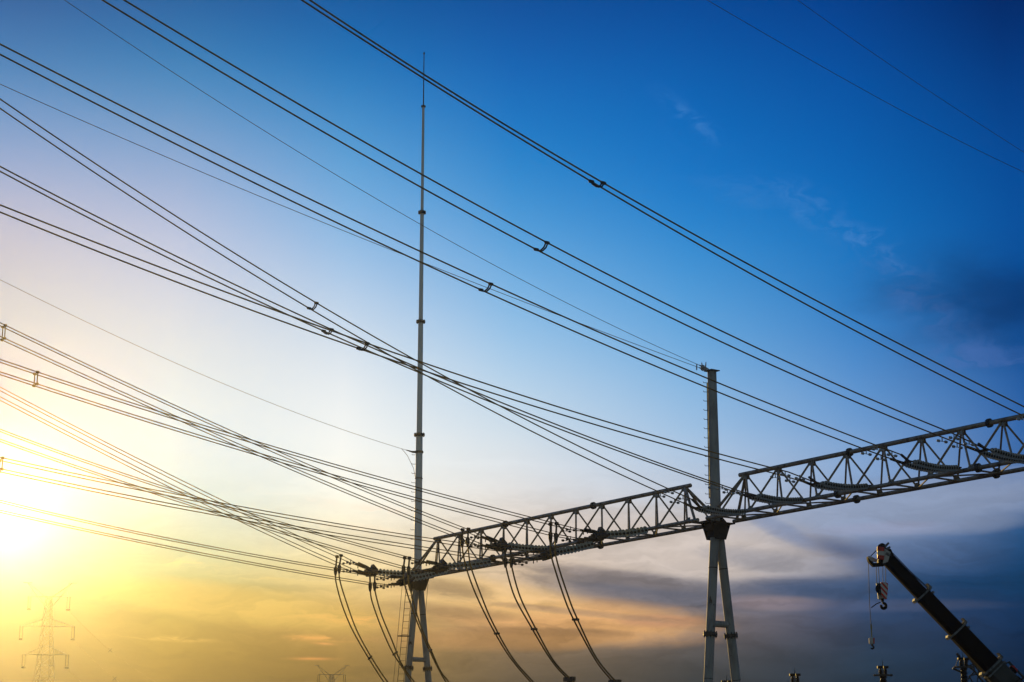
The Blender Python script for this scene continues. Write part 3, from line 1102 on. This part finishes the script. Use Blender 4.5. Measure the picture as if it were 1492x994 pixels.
# ------------------------------------------------------------------ jumpers
JUMP = {
    'G3': ([(491, 811), (489, 829), (489.5, 848), (499, 883), (514, 919), (537.6, 960), (558, 992), (585, 1030)],
           [(497, 809.5), (494.4, 826), (495, 845), (506.6, 883), (520, 919), (540.6, 957), (564, 993), (592, 1030)], 0.93,
           'leftmost pair of cables drooping from the posts left of the mast'),
    'G6': ([(539, 838), (539.4, 852), (540, 866), (543.5, 881), (555.4, 914), (571, 949), (586.5, 973), (601, 995), (628, 1030)],
           [(546, 837.5), (546, 851), (547, 864), (555.5, 895), (571, 933), (585, 967), (604, 994), (634, 1030)], 0.95,
           'pair of drooping cables that pass behind the ladder foot of the mast'),
    'G4': ([(589.7, 813), (588, 827), (588.9, 849), (603.5, 895), (619, 933), (639, 975), (650, 994), (672, 1030)],
           [(596.5, 813), (595.4, 828), (596, 851), (611, 906.6), (628, 947), (642, 978), (654, 994), (677, 1030)], 0.9,
           'pair of drooping cables crossing in front of the mast legs'),
    'G1': ([(674, 772), (673.5, 787), (674.4, 805), (681, 833), (695, 870), (717.7, 916), (742.8, 957.4), (773, 993.5), (812, 1034)],
           [(682.5, 771), (681.5, 786), (683, 808), (687, 829), (702, 870), (717.7, 907), (745.7, 957), (776.7, 993.5), (816, 1034)], 0.88,
           'pair of drooping cables hanging from the left beam nearest to the mast legs'),
    'G5': ([(736, 800), (736.5, 816), (738.5, 832), (750, 870), (771, 908.7), (801.8, 960), (825, 987), (845, 1004), (880, 1028)],
           [(743.7, 800), (745, 816), (747, 832), (758, 870), (776.7, 908.7), (804.7, 960), (831, 989), (851, 1004), (886, 1028)], 0.85,
           'middle pair of the three drooping cables under the left beam'),
    'G2': ([(802, 764), (802, 779), (801.6, 792), (803.8, 813), (821.5, 869), (835.7, 902.8), (866.7, 960), (889, 989), (920, 1022)],
           [(811, 763), (810, 780), (810, 811), (828, 869), (841.6, 902.8), (868, 957), (897.6, 993.5), (928, 1022)], 0.85,
           'rightmost pair of drooping cables, below the right half of the left beam'),
}


def catmull(pts, n=6):
    out = []
    P = [pts[0]] + list(pts) + [pts[-1]]
    for i in range(1, len(P) - 2):
        p0, p1, p2, p3 = (np.array(q, float) for q in P[i - 1:i + 3])
        for j in range(n):
            u = j / n
            out.append(tuple(0.5 * ((2 * p1) + (-p0 + p2) * u + (2 * p0 - 5 * p1 + 4 * p2 - p3) * u * u + (-p0 + 3 * p1 - 3 * p2 + p3) * u ** 3)))
    out.append(tuple(pts[-1]))
    return out


for k_, (c1, c2, rad, lb_) in JUMP.items():
    A, Cc = ANCH[k_]
    root = thing('jumper_cable', on_plane(c1[0][0], c1[0][1], A, T), lb_, 'cable', 'drooping jumper cables below the left beam')
    cabs = []
    for pts, off in ((c1, 0.13), (c2, -0.13)):
        Q = A + T * off
        top = on_plane(*pts[0], Q, T)
        low_ = on_plane(*pts[1], Q, T)
        cab = [on_plane(x, y, Q, T) for x, y in catmull(pts[1:])]
        cabs.append(cab)
        MB().tube(cab, 0.034, 8).build('cable', M['wire'], root)
        po = MB()
        po.tube([top, low_], 0.042, 10)
        po.build('connector_post', M['fitting'], root)
        for p, r_ in ((top, 0.068), (low_, 0.07)):
            tcap = MB()
            tcap.lathe(p - N * 0.085, N, [(0, 0.04), (0.02, r_), (0.15, r_), (0.17, 0.04)], 12)
            if p is low_:
                tcap.lathe(low_ + UP * 0.1, -UP, [(0, 0.05), (0.06, 0.085), (0.25, 0.085), (0.42, 0.045)], 12)
            tcap.build('wire_clamp', M['fitting'], root)
    m1 = min(range(len(cabs[0])), key=lambda i: abs(cabs[0][i].z - (9.0 if k_ in ('G1', 'G5', 'G2') else 8.6)))
    p = cabs[0][m1]
    q = min(cabs[1], key=lambda w_: abs(w_.z - p.z - 0.02))
    sp = MB()
    sp.tube([p + (p - q).normalized() * 0.06, q + (q - p).normalized() * 0.06], 0.05, 8)
    sp.build('spacer', M['fitting'], root)
    if k_ in ('G5', 'G2'):
        z_ = on_plane(828, 990, A, T).z
        p = min(cabs[0], key=lambda w_: abs(w_.z - z_))
        q = min(cabs[1], key=lambda w_: abs(w_.z - z_))
        sp = MB()
        sp.box(p.lerp(q, 0.5), (T, N, UP), (0.30, 0.10, 0.09))
        sp.tube([p - UP * 0.25, p + UP * 0.05], 0.07, 8)
        sp.tube([q - UP * 0.25, q + UP * 0.05], 0.07, 8)
        sp.build('cable_clamp', M['fitting'], root)

# ------------------------------------------------------------------ earth wires
EARTH = [
    ([(93.6, 0), (400, 200), (560, 296.7), (680, 364.6), (862.6, 460), (1010, 528.4), (1030, 537)], -60, 1031, top_r + UP * 0.03, 0.0, 0.010,
     'upper thin earth wire running down to the capped column top'),
    ([(0, 122.3), (180, 203), (400, 294.3), (680, 407.8), (815, 460), (1010, 532.5), (1030, 540)], -160, 1031, top_r + UP * -0.06, 0.08, 0.011,
     'lower thin earth wire running down to the capped column top'),
    ([(0, 407.6), (65, 440), (180, 494.7), (303, 550), (380, 580.7), (537, 639.6), (590, 655), (602, 658.8)], -160, 603, Vector((HEAD_L.x, HEAD_L.y, zb)), 0.0, 0.010,
     'thin earth wire clamped to the side of the lightning mast'),
]
for pts, x0, x1, P, off, r_, lb_ in EARTH:
    st = Strand(pts, P, off, x0, x1)
    root = thing('earth_wire', st.pts[-1], lb_, 'wire')
    MB().tube(st.pts, r_, 6).build('strand', M['wire'], root)
    e = st.pts[-1]
    d_ = (st.pts[-1] - st.pts[-3]).normalized()
    cl = MB()
    cl.tube([e - d_ * 0.45, e - d_ * 0.1, e + d_ * 0.05], [0.025, 0.045, 0.03], 8)
    if P.z > top_r.z - 1 and P.x > 0:
        cl.tube([e - d_ * 0.30, e - d_ * 0.30 + UP * 0.16 + N * -0.02], [0.03, 0.018], 8)
        cl.tube([e - d_ * 0.12, e - d_ * 0.08 + UP * 0.26], [0.03, 0.016], 8)
        cl.tube([e - d_ * 0.6, e - d_ * 0.6 - UP * 0.14], 0.025, 8)
        cl.lathe(e - d_ * 0.35, d_, [(0, 0.03), (0.03, 0.075), (0.12, 0.08), (0.16, 0.03)], 10)
    cl.build('dead_end_clamp', M['bright_clip'] if P.x > 0 else M['fitting'], root)
    if P.x < 0:
        lp = MB()
        q = e - d_ * 0.75
        lp.tube([q, q + Vector((0.3, 0, -0.35)), q + Vector((0.62, 0, -1.0)), Vector((HEAD_L.x - 0.18, HEAD_L.y, q.z - 1.35))], 0.013, 6)
        lp.build('bonding_lead', M['wire'], root)
for pts, x0, x1, lb_ in (([(1030, 0), (1203, 100), (1345, 178), (1492, 251)], 900, 1640, 'long thin wire alone in the upper right sky, lower of two'),
                         ([(1162, 0), (1305, 100), (1400, 163), (1492, 222)], 1020, 1640, 'long thin wire alone in the upper right sky, upper of two')):
    st = Strand(pts, HEAD_X + Vector((0, 0, 6)), 4.0 if '222' in str(pts) else 0.0, x0, x1)
    root = thing('earth_wire', st.pts[-1], lb_, 'wire')
    MB().tube(st.pts, 0.007, 6).build('strand', M['wire'], root)


# ------------------------------------------------------------------ far lattice towers
def far_tower(cx, Y, label):
    K = Y / 400.0 if cx < 200 else Y / 606.0     # towers scaled down and set near to fit inside the haze box
    KZ = (1.6 + (44.8 * Y / 381.0 if cx < 200 else 44.8 * K)) / 46.4
    base = at(cx, 1000, Y)
    base.z = 0
    root = thing('lattice_tower', base, label, 'pylon', 'lattice towers beyond the gantry')
    ux = Vector((math.cos(0.10), math.sin(0.10), 0))
    uy = UP.cross(ux)
    rr = 0.066
    rot = 0.5

    def hw(z):
        return 0.55 + (43.5 - z) * 0.075 if z > 26 else 0.55 + 17.5 * 0.075 + (26 - z) * 0.11

    def cor(i, z):
        a_ = math.pi / 4 + i * math.pi / 2 + rot
        d_ = ux * math.cos(a_) + uy * math.sin(a_)
        return base + UP * z + d_ * hw(z) * 1.3
    for i in range(4):
        MB().tube([cor(i, 0), cor(i, 26), cor(i, 43.5)], rr, 6).build('tower_leg', M['far_steel'], root)
    br = MB()
    z = 0.0
    levels = [0, 7, 13, 18.5, 23, 26, 28.2, 30.3, 32.3, 34.0, 36.0, 38.0, 39.5, 41.2, 42.5, 43.5]
    for a_, b_ in zip(levels, levels[1:]):
        for i in range(4):
            j = (i + 1) % 4
            br.rod(cor(i, a_), cor(j, b_), rr * 0.6, seg=5)
            br.rod(cor(j, a_), cor(i, b_), rr * 0.45, seg=5)
            br.rod(cor(i, b_), cor(j, b_), rr * 0.5, seg=5)
    br.build('bracing', M['far_steel'], root)
    tips = []
    for zt, half, rise in ((43.7, 4.1, 0.0), (37.9, 5.4, 1.4), (32.4, 4.5, 1.5)):
        for sgn in (-1, 1):
            arm = MB()
            tip = base + UP * zt + ux * half * sgn
            for k_ in (0.5, -0.5):
                arm.rod(base + UP * zt + uy * k_, tip, rr * 0.9, seg=5)
            if rise:
                for k_ in (0.4, -0.4):
                    arm.rod(base + UP * (zt + rise) + uy * k_ + ux * 0.8 * sgn, tip, rr * 0.8, seg=5)
                for f_ in (0.35, 0.6):
                    arm.rod(base + UP * zt + ux * half * f_ * sgn, base + UP * (zt + rise * (1 - f_) * 1.05) + ux * half * f_ * sgn, rr * 0.5, seg=5)
            arm.build('crossarm', M['far_steel'], root)
            ins = MB()
            for k_ in (-0.28, 0.28):
                ins.tube([tip + ux * k_, tip + ux * k_ - UP * 2.3], 0.075, 6)
            ins.lathe(tip - UP * 2.75, UP, [(0, 0.1), (0.05, 0.5), (0.3, 0.45), (0.5, 0.1)], 8)
            ins.build('insulator_string', M['fitting'], root)
            tips.append(tip - UP * 2.6)
    for sgn in (-1, 1):
        pk = MB()
        tip = base + UP * 46.4 + ux * 4.7 * sgn
        for a_, zz in ((0.3, 43.7), (-0.5, 41.4)):
            for k_ in (-0.4, 0.4):
                pk.rod(base + UP * zz + ux * (0.6 + a_ * 0.3) * sgn + uy * k_, tip, rr * 0.8, seg=5)
        pk.rod(tip - ux * 0.9, tip + ux * 0.9, rr * 0.9, seg=5)
        m_ = (base + UP * 41.4 + ux * 0.5 * sgn).lerp(tip, 0.72)
        pk.rod(m_, base + UP * 43.7 + ux * 4.0 * sgn, rr * 0.6, seg=5)
        pk.build('peak_arm', M['far_steel'], root)
    root.scale = (K, K, KZ)
    return [base + Vector(((t_ - base).x * K, (t_ - base).y * K, (t_ - base).z * KZ)) for t_ in tips]


tips1 = far_tower(64, 200, 'pale lattice tower with three crossarms fading into the glow at the lower left')
tips2 = far_tower(483, 214, 'smaller farther lattice tower whose horned top just rises above the bottom edge')
for i_, lb_ in ((1, 'faint far wire leaving the top right arm of the pale lattice tower'),
                (3, 'faint far wire leaving the middle right arm of the pale lattice tower'),
                (5, 'faint far wire leaving the lowest right arm of the pale lattice tower')):
    a_, b_ = tips1[i_], tips2[i_]
    ps = []
    for j in range(41):
        u = j / 40
        p = a_.lerp(b_, u)
        p.z -= 4 * 6 * u * (1 - u)
        ps.append(p)
    root = thing('far_conductor', a_, lb_, 'power line', 'far wires between the lattice towers')
    MB().tube(ps, 0.010, 5).build('conductor_wire', M['wire'], root)
    for u in (6,):
        sp = MB()
        p = ps[u]
        for s1, s2 in ((1, 1), (1, -1)):
            sp.tube([p + Vector((0.2 * s1, 0, 0.2 * s2)), p - Vector((0.2 * s1, 0, 0.2 * s2))], 0.018, 5)
        sp.build('spacer', M['fitting'], root)


# ------------------------------------------------------------------ switchgear posts along the bottom edge
def switch_post(px, ytop, Y, label, extra=False):
    base = at(px, 990, Y)
    base.z = 0
    z = lambda y: at(px, y, Y).z
    s_ = Y / FOC * 1.02
    root = thing('switchgear_post', base, label, 'switchgear', 'insulated switchgear posts along the bottom edge')
    zp = z(ytop + 21)
    pl = MB()
    pl.box(base + UP * zp, (Vector((1, 0, 0)), Vector((0, 1, 0)), UP), (12 * s_, 0.16, 0.03))
    for sgn in (-1, 1):
        pl.lathe(base + UP * zp + Vector((11 * s_ * sgn, 0, 0)), Vector((sgn, 0, 0)), [(-0.1, 0.03), (0, 0.05), (0.06, 0.05), (0.08, 0.02)], 8)
    pl.build('platform_plate', M['fitting'], root)
    for sgn in (-1, 1):
        tb = MB()
        c_ = base + Vector((3.5 * s_ * sgn, 0, zp + 0.03))
        prof = [(0, 0.05)]
        for q in range(3):
            h = q * 2.2 * s_
            prof += [(h, 0.06), (h + 0.3 * s_, 2.9 * s_), (h + 1.1 * s_, 2.6 * s_), (h + 1.5 * s_, 2.0 * s_)]
        prof += [(8 * s_, 1.6 * s_), (9 * s_, 1.6 * s_)]
        tb.lathe(c_, UP, prof, 12)
        tb.box(c_ + UP * 10.2 * s_ + Vector((0.9 * s_ * sgn, 0, 0)), (Vector((1, 0, 0)), Vector((0, 1, 0)), UP), (3.2 * s_, 0.09, 1.7 * s_))
        tb.build('terminal_stud', M['dark_porcelain'], root)
    sk = MB()
    sk.tube([base + UP * (zp + 0.03), base + UP * z(ytop + 5)], 0.85 * s_, 8)
    sk.tube([base + UP * z(ytop + 5), base + UP * z(ytop)], 0.5 * s_, 8)
    sk.build('centre_rod', M['collar'], root)
    co = MB()
    prof = []
    h = 3.6
    n = 22
    for q in range(n):
        a_ = zp - 0.03 - h * q / n
        prof += [(a_, 4.0 * s_), (a_ - h / n * 0.35, 5.4 * s_), (a_ - h / n * 0.5, 5.2 * s_), (a_ - h / n * 0.6, 4.0 * s_)]
    co.lathe(base, UP, prof, 16)
    co.build('post_insulator', M['dark_porcelain'], root)
    pd = MB()
    zc = zp - 0.03 - h
    pd.tube([base, base + UP * zc], 0.16, 14)
    pd.box(base + UP * zc, (Vector((1, 0, 0)), Vector((0, 1, 0)), UP), (0.25, 0.25, 0.03))
    pd.box(base + UP * 0.03, (Vector((1, 0, 0)), Vector((0, 1, 0)), UP), (0.3, 0.3, 0.03))
    pd.build('pedestal', M['galvanised'], root)
    if extra:
        e = MB()
        P = lambda x, y, d_=0.0: at(x, y, Y + d_)
        e.tube([P(1411, 957), P(1426, 976), P(1444, 1000), P(1470, 1040)], 0.05, 8)
        e.tube([P(1408, 968), P(1420, 978), P(1436, 998), P(1450, 1030)], 0.045, 8)
        e.tube([P(1411, 957), P(1408, 968)], 0.04, 8)
        e.tube([P(1404, 974), P(1422, 966)], 0.03, 8)
        e.tube([P(1418, 966), P(1420, 978), P(1410, 990)], 0.03, 8)
        e.tube([P(1412, 985), P(1424, 982), P(1430, 975)], 0.03, 8)
        e.tube([P(1426, 976), P(1424, 994)], 0.025, 8)
        e.tube([P(1436, 998), P(1440, 985)], 0.025, 8)
        e.tube([P(1412, 985), P(1420, 1000)], 0.03, 8)
        e.build('contact_arm', M['fitting'], root)
        e = MB()
        e.tube([P(1394, 952), P(1397, 956), P(1401, 962), P(1403, 974)], [0.05, 0.07, 0.04, 0.04], 8)
        e.tube([P(1397, 955), P(1392, 973)], 0.012, 6)
        e.tube([P(1388, 974), P(1402, 980)], 0.04, 8)
        e.build('arcing_horn', M['fitting'], root)
    return root


switch_post(1158.5, 974, 95, 'dark switchgear post top just right of the capped column legs')
switch_post(1287, 963, 82, 'dark switchgear post top below the small crane hook')
switch_post(1059, 984, 100, 'dark switchgear post top half hidden behind the right column leg')
switch_post(1405, 951, 80, 'dark switchgear post with slanting contact arm beside the crane boom', True)

# ------------------------------------------------------------------ crane
YC = 68.0
PXM = FOC / (YC * CT)               # pixels per metre near the boom (approx.)


def cp_(x, y, d_=0.0):
    return at(x, y, YC + d_)


tip = cp_(1292, 814)
far_base = cp_(1560, 1092)
bax = (far_base - tip).normalized()
bup = Vector((-bax.z, 0, bax.x)) if bax.x > 0 else Vector((bax.z, 0, -bax.x))
bup = (bup - bax * bup.dot(bax)).normalized()
if bup.z < 0:
    bup = -bup
blat = bax.cross(bup).normalized()
m_per_px = (cp_(1300, 900) - cp_(1301, 900)).length


def bp_(px_along, px_up, lat=0.0):
    """boom coordinates in photo pixels from the tip"""
    return tip + bax * px_along * m_per_px + bup * px_up * m_per_px + blat * lat


slew = cp_(1650, 1120)
crane = thing('mobile_crane', (slew.x, YC, 0), 'mobile crane with a black telescopic boom raised to the left at the lower right', 'crane')


def boom_section(a, b, half_px, lat, m_, nm='boom_section'):
    mb = MB()
    h = half_px
    sec = [(-h, -lat * 0.55), (-h * 0.6, -lat), (h * 0.9, -lat), (h, -lat * 0.85), (h, lat * 0.85), (h * 0.9, lat), (-h * 0.6, lat), (-h, lat * 0.55)]
    poly = [bp_((a + b) / 2, u_, l_) for u_, l_ in sec]
    mb.prism(poly, bax * (b - a) * m_per_px)
    return mb.build(nm, M[m_], crane)


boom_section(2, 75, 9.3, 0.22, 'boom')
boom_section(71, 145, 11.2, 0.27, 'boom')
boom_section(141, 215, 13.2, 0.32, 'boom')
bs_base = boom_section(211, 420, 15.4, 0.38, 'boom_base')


def collar(a, half_px, lat):
    mb = MB()
    h = half_px + 1.6
    l0 = lat + 0.05
    for s1 in (a - 1.6, a + 1.6):
        pass
    ring = [(-h, -l0 * 0.6), (-h * 0.62, -l0), (h * 0.92, -l0), (h, -l0 * 0.85), (h, l0 * 0.85), (h * 0.92, l0), (-h * 0.62, l0), (-h, l0 * 0.6)]
    mb.prism([bp_(a, u_, l_) for u_, l_ in ring], bax * 2.6 * m_per_px)
    # sheave bracket standing on top
    mb.prism([bp_(a - 3, h), bp_(a + 3, h), bp_(a + 1, h + 5), bp_(a - 7, h + 5), bp_(a - 8, h + 3.5), bp_(a - 3, h + 3.2)], blat * 0.3)
    mb.tube([bp_(a + 7, h - 1, 0.2), bp_(a + 7, h + 1.5, 0.2)], 0.05, 8)
    mb.prism([bp_(a - 5, -h), bp_(a + 2, -h), bp_(a + 1, -h - 3), bp_(a - 3, -h - 3)], blat * 0.4)
    return mb.build('boom_collar', M['collar'], crane)


collar(73, 11.2, 0.27)
collar(143, 13.2, 0.32)
collar(213, 15.4, 0.38)
col4 = MB()
col4.prism([bp_(219, 16.2, -0.42), bp_(219, 16.2, 0.42), bp_(219, -16.2, 0.42), bp_(219, -16.2, -0.42)], bax * 2.0 * m_per_px)
col4.build('boom_collar', M['collar'], crane)
for a_ in (38, 112, 188):
    mk = MB()
    mk.prism([bp_(a_, 2, -0.345 if a_ > 150 else (-0.29 if a_ > 80 else -0.235)), bp_(a_ + 4, -1, -0.345 if a_ > 150 else (-0.29 if a_ > 80 else -0.235)), bp_(a_ + 3, 3, -0.345 if a_ > 150 else (-0.29 if a_ > 80 else -0.235))], blat * 0.02)
    mk.build('length_marker', M['collar'], crane)
# side rail, lamp, lettering on the base section
rl = MB()
rl.tube([bp_(223, 15), bp_(225, 24), bp_(285, 24), bp_(287, 15)], 0.045, 8)
rl.tube([bp_(255, 15), bp_(255, 24)], 0.035, 8)
rl.build('hand_rail', M['boom_base'], crane)
lt_ = MB()
lt_.lathe(bp_(237, 16.5), bup, [(0, 0.15), (0.12, 0.17), (0.14, 0.12)], 12)
lt_.build('lamp_base', M['black'], crane)
for q in (-2.6, 2.6):
    MB().lathe(bp_(237 + q, 20.5), bup, [(0, 0.02), (0.01, 0.09), (0.09, 0.08), (0.13, 0.03)], 12).build('warning_lamp', M['crane_red'], crane)
strip = MB()
strip.prism([bp_(224, -3.5, -0.386), bp_(400, -3.5, -0.386), bp_(400, -5, -0.386), bp_(224, -5, -0.386)], blat * 0.01)
strip.build('boom_stripe', M['black'], crane)
fc = bpy.data.curves.new('boom_lettering', 'FONT')
fc.body = 'T300'
fc.size = 0.42
fc.extrude = 0.004
fo = bpy.data.objects.new('boom_lettering', fc)
COL.objects.link(fo)
dg = bpy.context.evaluated_depsgraph_get()
fme = bpy.data.meshes.new_from_object(fo.evaluated_get(dg))
bpy.data.objects.remove(fo)
fm = bpy.data.objects.new('boom_lettering', fme)
fme.materials.clear()
fme.materials.append(M['black'])
COL.objects.link(fm)
fn = -blat if blat.y > 0 else blat
fm.parent = crane
rotm = Matrix((bax, bup, bax.cross(bup))).transposed().to_4x4()
side_sgn = -0.389 if (blat.y > 0) else 0.389
if bax.cross(bup).y > 0:
    rotm = Matrix((-bax, bup, (-bax).cross(bup))).transposed().to_4x4()
loc = bp_(245, 4.5, side_sgn)
fm.matrix_local = Matrix.Translation(loc - Vector(crane['_w'])) @ rotm

# boom head
hd = MB()
hd.prism([bp_(6, 9), bp_(-6, 13), bp_(-14, 8), bp_(-13, -4), bp_(-4, -15), bp_(6, -9)], blat * 0.34)
hd.build('boom_head', M['black'], crane)
for i in range(3):
    q = MB()
    ux_ = cp_(1283, 797 + 7 * i + 4) - cp_(1282, 797 + 7 * i + 4)
    c_ = cp_(1283, 800 + 6.2 * i, -0.26)
    q.box(c_, (Vector((1, 0, -0.12)), Vector((0, 1, 0)), Vector((0.12, 0, 1))), (0.125 - 0.004 * i, 0.05, 0.075))
    q.build('warning_band', M[('crane_red', 'crane_white', 'crane_red')[i]], crane)
sh = MB()
sh.lathe(cp_(1285.5, 797, -0.16), (0, 1, 0), [(0, 0.06), (0.0, 0.14), (0.05, 0.11), (0.10, 0.14), (0.16, 0.14), (0.2, 0.11), (0.26, 0.14), (0.3, 0.06)], 18)
sh.build('head_sheave', M['black'], crane)
for a_, b_ in (((1289, 797), (1295, 791)), ((1292, 800), (1297, 797)), ((1291, 806), (1297, 810))):
    MB().tube([cp_(*a_, -0.24), cp_(*b_, -0.24)], [0.05, 0.035], 8).build('rope_guard', M['collar'], crane)
sd = MB()
sd.prism([cp_(1287, 800), cp_(1296, 806), cp_(1292, 820), cp_(1285, 822)], (0, 0.46, 0))
sd.build('cheek_plate', M['crane_white'], crane)
jb = MB()
jb.prism([cp_(1264, 811), cp_(1268, 810.5), cp_(1278, 816), cp_(1277, 819), cp_(1268, 818)], (0, 0.12, 0))
jb.build('jib_arm', M['crane_white'], crane)
jb = MB()
jb.prism([cp_(1263, 812), cp_(1265, 819), cp_(1272, 826), cp_(1287, 825), cp_(1287, 820), cp_(1273, 821), cp_(1267, 817)], (0, 0.24, 0))
jb.build('jib_bracket', M['black'], crane)
jr = MB()
jr.tube([cp_(1269, 810), cp_(1280, 799)], 0.018, 6)
jr.tube([bp_(0, 12.5), bp_(36, 12.2), bp_(72, 14.5)], 0.014, 6)
jr.tube([bp_(0, 11.0), bp_(36, 10.9), bp_(72, 13.0)], 0.014, 6)
jr.build('hoist_rope', M['black'], crane)
# luffing ram, turret, cab and carrier (below the frame)
piv = bp_(425, -6)
ram = MB()
ram.tube([bp_(300, -16), Vector((piv.x - 1.9, YC, 2.0))], [0.10, 0.16], 14)
ram.build('luffing_ram', M['collar'], crane)
tur = MB()
tur.box(Vector((piv.x - 0.4, YC, 2.1)), ((1, 0, 0), (0, 1, 0), UP), (2.2, 0.9, 0.45))
tur.box(Vector((piv.x + 1.5, YC, 2.6)), ((1, 0, 0), (0, 1, 0), UP), (0.7, 1.1, 0.5))
tur.prism([Vector((piv.x - 0.4, YC, 2.4)), Vector((piv.x + 0.9, YC, 2.4)), piv + Vector((0.3, 0, 0.3)), piv + Vector((-0.3, 0, 0.3))], (0, 1.1, 0))
tur.build('turntable', M['crane_yellow'], crane)
cb = MB()
cb.prism([Vector((piv.x - 2.4, YC - 1.2, 2.1)), Vector((piv.x - 0.7, YC - 1.2, 2.1)), Vector((piv.x - 0.7, YC - 1.2, 3.5)), Vector((piv.x - 1.9, YC - 1.2, 3.5))], (0, 0.8, 0))
cbo = cb.build('operator_cab', M['crane_white'], crane)
gw = MB()
gw.prism([Vector((piv.x - 2.1, YC - 1.61, 2.6)), Vector((piv.x - 0.9, YC - 1.61, 2.6)), Vector((piv.x - 0.9, YC - 1.61, 3.3)), Vector((piv.x - 1.85, YC - 1.61, 3.3))], (0, 0.02, 0))
gw.build('window', M['glass'], cbo)
chs = MB()
chs.box(Vector((piv.x - 0.6, YC, 1.25)), ((1, 0, 0), (0, 1, 0), UP), (5.2, 1.2, 0.3))
chs.box(Vector((piv.x + 4.2, YC, 1.7)), ((1, 0, 0), (0, 1, 0), UP), (0.9, 1.2, 0.5))
chs.build('chassis', M['crane_yellow'], crane)
for xw in (-3.9, -2.5, 1.6, 3.2):
    for yw in (-1.1, 1.1):
        wh = MB()
        wh.lathe(Vector((piv.x + xw, YC + yw - 0.18, 0.55)), (0, 1, 0), [(0, 0.30), (0.0, 0.50), (0.06, 0.55), (0.30, 0.55), (0.36, 0.50), (0.36, 0.30)], 24)
        wo = wh.build('wheel', M['rubber'], crane)
        MB().lathe(Vector((piv.x + xw, YC + yw - 0.16, 0.55)), (0, 1, 0), [(-0.03, 0.08), (0.0, 0.29), (0.32, 0.29), (0.35, 0.08)], 18).build('rim', M['collar'], wo)

# hook block
hbc = cp_(1287.5, 860)
hb = thing('hook_block', hbc, 'red and white striped hook block hanging on four ropes below the crane boom head', 'hook block')
pl = MB()
pl.prism([cp_(1283, 849, -0.1), cp_(1287, 848, -0.1), cp_(1293.5, 850, -0.1), cp_(1294, 855, -0.1), cp_(1292, 873, -0.1), cp_(1289.5, 874, -0.1), cp_(1284, 866, -0.1)], (0, 0.05, 0))
pl.build('front_plate', M['stripes'], hb, cp_(1287.5, 860))
pl = MB()
pl.prism([cp_(1276.5, 850, 0.12), cp_(1281, 849, 0.12), cp_(1284, 866, 0.12), cp_(1289, 873, 0.12), cp_(1284, 874.5, 0.12), cp_(1279.5, 873, 0.12)], (0, 0.05, 0))
pl.build('rear_plate', M['crane_white'], hb)
sv = MB()
sv.lathe(cp_(1283.5, 858, -0.06), (0.35, 1, 0), [(0, 0.04), (0, 0.2), (0.05, 0.16), (0.09, 0.2), (0.13, 0.2), (0.16, 0.16), (0.2, 0.2), (0.2, 0.04)], 20)
sv.build('sheave', M['black'], hb)
hk = MB()
hk.tube([cp_(1285.5, 872), cp_(1286, 877)], [0.06, 0.05], 10)
arc = []
rads = []
c_ = cp_(1287.3, 882.8)
for i in range(15):
    a_ = R(115 - i * 22.5)
    arc.append(c_ + Vector((math.cos(a_) * 0.088, 0, math.sin(a_) * 0.096)))
    rads.append(0.062 - 0.018 * abs(i - 7) / 7)
hk.tube(arc, rads, 10)
hk.build('hook', M['black'], hb)
lat_ = MB()
lat_.tube([cp_(1283, 877.5), cp_(1277, 880), cp_(1269.5, 885.5)], 0.02, 6)
lat_.build('tag_line', M['black'], hb)
for (x0_, x1_, dd) in ((1276.7, 1277.5, 0.1), (1279.5, 1281.5, 0.1), (1286.3, 1286.5, -0.08), (1290.5, 1290.5, -0.08)):
    MB().tube([cp_(x0_, 823, dd), cp_(x1_, 852, dd)], 0.011, 6).build('hoist_rope', M['black'], hb)

# small overhaul hook
oh = thing('ball_hook', cp_(1270, 932), 'small pale hook weight dangling alone on one thin rope left of the hook block', 'hook')
MB().tube([cp_(1265.3, 820), cp_(1267, 880), cp_(1269.3, 911)], 0.011, 6).build('hoist_rope', M['black'], oh)
wd = MB()
wd.tube([cp_(1269.2, 909), cp_(1269.6, 916)], [0.02, 0.04], 8)
wd.tube([cp_(1269.6, 916), cp_(1270, 928)], 0.022, 8)
wd.build('rope_socket', M['crane_yellow'], oh)
wt = MB()
wt.lathe(cp_(1270.3, 939), UP, [(0, 0.06), (0.02, 0.10), (0.22, 0.10), (0.26, 0.05)], 16)
wt.build('weight', M['crane_white'], oh)
MB().prism([cp_(1272.4, 929.5, -0.09), cp_(1274.2, 929.5, -0.07), cp_(1274.2, 938, -0.07), cp_(1272.4, 938, -0.09)], (0, 0.02, 0)).build('weight_stripe', M['crane_red'], oh)
h2 = MB()
c_ = cp_(1270.8, 943.2)
arc = [cp_(1270.5, 938)] + [c_ + Vector((math.cos(R(90 - i * 28)) * 0.055, 0, math.sin(R(90 - i * 28)) * 0.055)) for i in range(10)]
h2.tube(arc, [0.03] * 9 + [0.02, 0.015], 8)
h2.build('hook', M['black'], oh)
for o_ in list(scene.objects):
    if '_w' in o_:
        del o_['_w']
